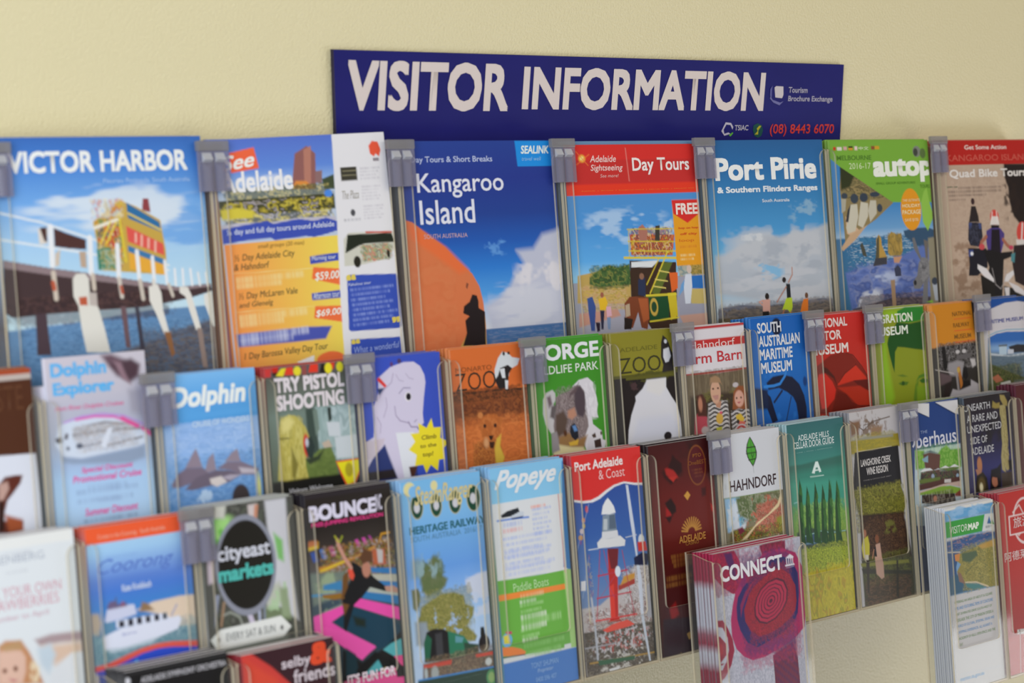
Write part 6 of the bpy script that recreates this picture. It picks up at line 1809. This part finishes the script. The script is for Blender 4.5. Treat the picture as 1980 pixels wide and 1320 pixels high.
t 3.7 78.6 66.1 67.9 0 0 0 dccccc|阿德莱德
p c8c4c4 0.6 19.3 158.3 51.6 160.7 50.7 167.7 19.3 163.6
l 2c2c30 1.5 24 159.5 25.1 163.6
l b8b0b0 1 24.9 165.3 19.5 221.2'''
SHORT = dict(victor='horse tram jetty brochure', adel='yellow day tour brochure', kang='dark blue island brochure', day='red-topped day tours brochure',
    pirie='sky and clouds brochure', auto='green holiday parks brochure', quad='sandy quad bike brochure', mus2='harbour museum leaflet', brown='brown and white leaflet',
    dexp='lilac dolphin boat leaflet', dolphin='blue three dolphins leaflet', pistol='pistol shooting leaflet', horse='blue rocking horse leaflet', monarto='orange cheetah zoo leaflet',
    gorge='green koala leaflet', zoo='olive panda zoo leaflet', barn='red and white farm barn leaflet', sam='blue maritime museum leaflet', motor='red motor museum leaflet',
    migr='lime green face leaflet', rail='amber railway museum leaflet', straw='white strawberry picking leaflet', coor='orange-topped ferry leaflet', city='round black badge market leaflet',
    bounce='black and pink trampoline leaflet', steam='heritage railway leaflet', pop='white and green river cruise leaflet', port='red and white lighthouse leaflet', casino='dark red petals leaflet',
    hahn='white green-leaf village leaflet', cellar='teal cypress cellar door guide', lang='navy panel wine region leaflet', haus='navy and white inn leaflet', unearth='near-black museum leaflet',
    maroon='plain maroon leaflet', black='black one-line leaflet', selby='maroon ampersand leaflet', connect='crimson spiral booklet', map='white visitor map', chi='red Chinese leaflet')
COPIES = dict(connect=6, map=9, cellar=6, casino=5, chi=6)
DEPTH = {1: 205, 2: 135, 3: 216, 4: 216}
ORD = ['second', 'third', 'fourth', 'fifth', 'sixth', 'seventh', 'eighth', 'ninth', 'tenth', 'eleventh']

def copy_mesh(w, h, th, side, sidev):
    """a closed leaflet: rounded spine on the left, white pages on top and right"""
    n = 24 if len(side) > 4 else 9
    zs = np.linspace(0, 1, n); vs = np.array(sidev) / h if sidev else np.linspace(0.02, .75, len(side))
    cs = np.array([paper(c) for c in side])
    prof = [(1.0, 0.0, 0), (.25, th * .25, 0), (0, th * .5, 0), (.25, th * .75, 0), (1.0, th, 0)]
    co, cc, fs = [], [], []
    for i, z in enumerate(zs):
        c = np.array([np.interp(z, vs, cs[:, j]) for j in range(3)])
        for (x, y, _) in prof: co.append((x, y, h - z * h)); cc.append(c)
    k = len(prof)
    for i in range(n - 1):
        for j in range(k - 1): a = i * k + j; fs.append((a, a + 1, a + k + 1, a + k))
    b = len(co); white = paper('d8d6da'); top = cs[0] * .15 + white * .85
    q = [(1.0, 0), (w, 0), (w, th), (1.0, th)]
    for z, c in ((h, top), (0, white)):
        for (x, y) in q: co.append((x, y, z)); cc.append(c)
    fs.append((b, b + 1, b + 2, b + 3)); fs.append((b + 4, b + 7, b + 6, b + 5))
    b2 = len(co)
    for z in (h, 0):
        for (x, y) in q: co.append((x, y, z)); cc.append(cs[0] if z == h else cs[-1])
    fs.append((b2, b2 + 4, b2 + 5, b2 + 1)); fs.append((b2 + 2, b2 + 6, b2 + 7, b2 + 3))
    b3 = len(co)
    for z in (h, 0):
        for (x, y) in q[1:3]: co.append((x, y, z)); cc.append(white * .95)
    fs.append((b3, b3 + 2, b3 + 3, b3 + 1))
    return mesh_np('closed_leaflet', np.array(co) * .001, fs, np.array(cc), [M_PRINT])

def brochure(bid, tier, x0, s0, w, h, rot, side, sidev, label, ops, ci):
    rs = np.random.RandomState(len(bid) * 31 + ord(bid[0]) * 7 + ord(bid[-1]))
    short = SHORT[bid]
    nc = COPIES.get(bid, 5)
    pitch = 28.0 / (nc + 1); th = min(pitch - .48, 4.8)
    tf = -4.0                                       # front face of the front copy
    rt = math.radians(rot)
    m = frame(tier, x0, s0, tf, rot) @ Matrix.Translation((0, 0, -h * .001))     # origin: lower left of the front copy
    r = empty('leaflet' if tier > 1 else 'brochure', m, label, 'brochure', 'brochures shown at the front of each pocket')
    bend = rs.uniform(.2, 1.1)
    def by(x): return -bend * np.clip(4 * (x / w) * (1 - x / w), 0, 1)
    cm = copy_mesh(w, h, th, side, sidev)
    # front copy: body behind, printed cover grid in front, lettering just proud of it
    body = link('pages', cm, r); body.location = (0, .00035, 0)
    hv = min(h, DEPTH[tier] - s0 if tier in (1, 2) else h)
    st = 1.0 if tier == 1 else .9
    xs = np.linspace(.5, w, int(w / st) + 1); ys = np.linspace(0, hv, int(hv / st) + 1)
    if hv < h - 5: ys = np.concatenate([ys, np.linspace(hv, h, 10)[1:]])
    X, Y = np.meshgrid(xs, ys); nx, ny = len(xs), len(ys); X, Y = X.ravel(), Y.ravel()
    p = Painter(X, Y)
    first = next(ln.split() for ln in ops if ln[0] in 'bg')
    p.C[:] = paper(first[3] if first[0] == 'b' else first[2])
    for ln in ops: p.run(ln)
    co = np.stack([X, by(X), h - Y], 1) * .001
    i = np.arange((nx - 1) * (ny - 1)); a = (i // (nx - 1)) * nx + i % (nx - 1)
    fc = np.stack([a, a + nx, a + nx + 1, a + 1], 1)
    link('cover', mesh_np('cover', co, fc, p.C, [M_PRINT], True), r)
    for tx in p.texts:
        g = place_texts([tx], lambda x, y: np.stack([x, by(x) - .22, h - y], 1) * .001, w)
        if g and len(g[1]): link('lettering', mesh_np('lettering', g[0], g[1], g[2], [M_PRINT]), r)
    # the further copies stacked behind it
    for k in range(1, nc + 1):
        o = link('leaflet_copy' if tier > 1 else 'brochure_copy', cm)
        dx, ds = rs.uniform(-.5, .5), rs.uniform(-1.8, .1)
        if bid == 'dexp': ds = 20 + rs.uniform(-1.5, .5)
        if bid == 'day' and k == 1: ds = -4
        o.matrix_world = frame(tier, x0 + dx, s0 + ds + h * math.cos(rt) * (0 if bid != 'dexp' else 0), tf - k * pitch, rot * .3) @ Matrix.Translation((0, 0, -h * .001))
        if bid == 'dexp': o.scale = (1, 1, (h - 20) / h); o.matrix_world = frame(tier, x0 + dx, s0 + h, tf - k * pitch) @ Matrix.Diagonal((1, 1, (h - 22) / h, 1))
        o['label'] = '%s in from the front in the stack of the %s' % (ORD[k - 1], short); o['category'] = 'brochure'
        o['group'] = 'copies stacked behind the ' + short

def parse():
    cur = None; res = []
    for ln in ART.strip().split('\n'):
        if ln[0] == '@':
            q = ln[1:].split(); cur = dict(id=q[0], tier=int(q[1]), x0=float(q[2]), s0=float(q[3]), w=float(q[4]), h=float(q[5]), rot=float(q[6]),
                                          side=q[7].split(','), sidev=[] if q[8] == '-' else [float(v) for v in q[8].split(',')], ops=[]); res.append(cur)
        elif ln[0] == '#': cur['label'] = ln[1:]
        else: cur['ops'].append(ln)
    return res
BR = parse()
for b in BR:                       # every leaflet sits between the side panels of its pocket
    c = (b['x0'] + b['w'] / 2) / PITCH
    if b['id'] == 'connect': lo, hi = 486.5, 631.5
    elif b['tier'] == 1: n = math.floor(c / 2) * 2; lo, hi = n * PITCH + 3.5, (n + 2) * PITCH - 3.5
    else: n = math.floor(c); lo, hi = n * PITCH + 3.5, (n + 1) * PITCH - 3.5
    sw = b['h'] * math.sin(math.radians(b['rot']))
    a0, a1 = lo + .9 - min(0, sw), hi - .9 - b['w'] - max(0, sw)
    if a1 < a0: b['w'] += a1 - a0; a1 = a0
    b['x0'] = min(max(b['x0'], a0), a1)
for k, b in enumerate(BR):
    brochure(b['id'], b['tier'], b['x0'], b['s0'], b['w'], b['h'], b['rot'], b['side'], b['sidev'], b['label'], b['ops'], k)

byslot = {}
for b in BR:
    t = b['tier']; c = (b['x0'] + b['w'] / 2) / PITCH
    if b['id'] == 'connect': pocket(4, 484.5, 633.5, SHORT['connect']); continue
    if t == 1:
        n = int(math.floor(c / 2)) * 2; pocket(1, n * PITCH + 1.5, (n + 2) * PITCH - 1.5, SHORT[b['id']])
    else:
        n = int(math.floor(c)); pocket(t, n * PITCH + 1.5, (n + 1) * PITCH - 1.5, SHORT[b['id']])
    byslot[(t, n)] = SHORT[b['id']]

# ---------------------------------------------------------------- joining clips
def clip_meshes():
    bm = bmesh.new()
    box(bm, -17, 17, -2.6, -.4, -43, -7, .5)
    body = finish(bm, 'clip_plate', [M_CLIP])
    bm = bmesh.new()
    box(bm, -17, 17, -3.6, 1.4, -8, 1, .8)
    cap = finish(bm, 'clip_cap', [M_CLIPB])
    bm = bmesh.new()
    pr = [(-5, -.2), (-4.2, -2.4), (-2, -3.8), (0, -4.3), (2, -3.8), (4.2, -2.4), (5, -.2)]
    A = [bm.verts.new((x, y - 2, -43)) for x, y in pr]; B = [bm.verts.new((x, y - 2, -17 + y * 1.2)) for x, y in pr]
    bm.faces.new(A); bm.faces.new(B[::-1])
    for i in range(len(pr)): bm.faces.new((A[i], A[(i + 1) % len(pr)], B[(i + 1) % len(pr)], B[i]))
    rib = finish(bm, 'clip_channel', [M_CLIP])
    bm = bmesh.new()
    A = [bm.verts.new((x, y - 2.2, z)) for x, y, z in ((-5, 0, -9), (5, 0, -9), (4.4, -3.8, -15.5), (-4.4, -3.8, -15.5), (5, 0, -18), (-5, 0, -18))]
    bm.faces.new((A[0], A[1], A[2], A[3])); bm.faces.new((A[3], A[2], A[4], A[5])); bm.faces.new((A[0], A[3], A[5])); bm.faces.new((A[1], A[4], A[2])); bm.faces.new((A[0], A[5], A[4], A[1]))
    hook = finish(bm, 'clip_hook', [M_HOOK])
    return body, cap, rib, hook
CM = clip_meshes()
for t, ns in ((1, (-2, 0, 2, 4, 6, 10)), (2, (-1, 1, 3, 5, 7, 8, 10)), (3, (-1, 5, 8))):
    for n in ns:
        lft = byslot.get((t, n - (2 if t == 1 else 1))); rgt = byslot.get((t, n))
        if lft and rgt: lb = 'smoky plastic joining clip between the %s and the %s' % (lft.replace(' leaflet', '').replace(' brochure', ''), rgt.replace(' leaflet', '').replace(' brochure', ''))
        else: lb = 'smoky plastic joining clip left of the %s' % (rgt or lft)
        r = empty('joining_clip', frame(t, n * PITCH, 0, 0), lb, 'clip', 'smoky clips joining the pockets')
        link('plate', CM[0], r); link('cap', CM[1], r)
        for dx in (-7.5, 6.5):
            o = link('channel', CM[2], r); o.location.x = dx * .001
            o = link('hook', CM[3], r); o.location.x = dx * .001
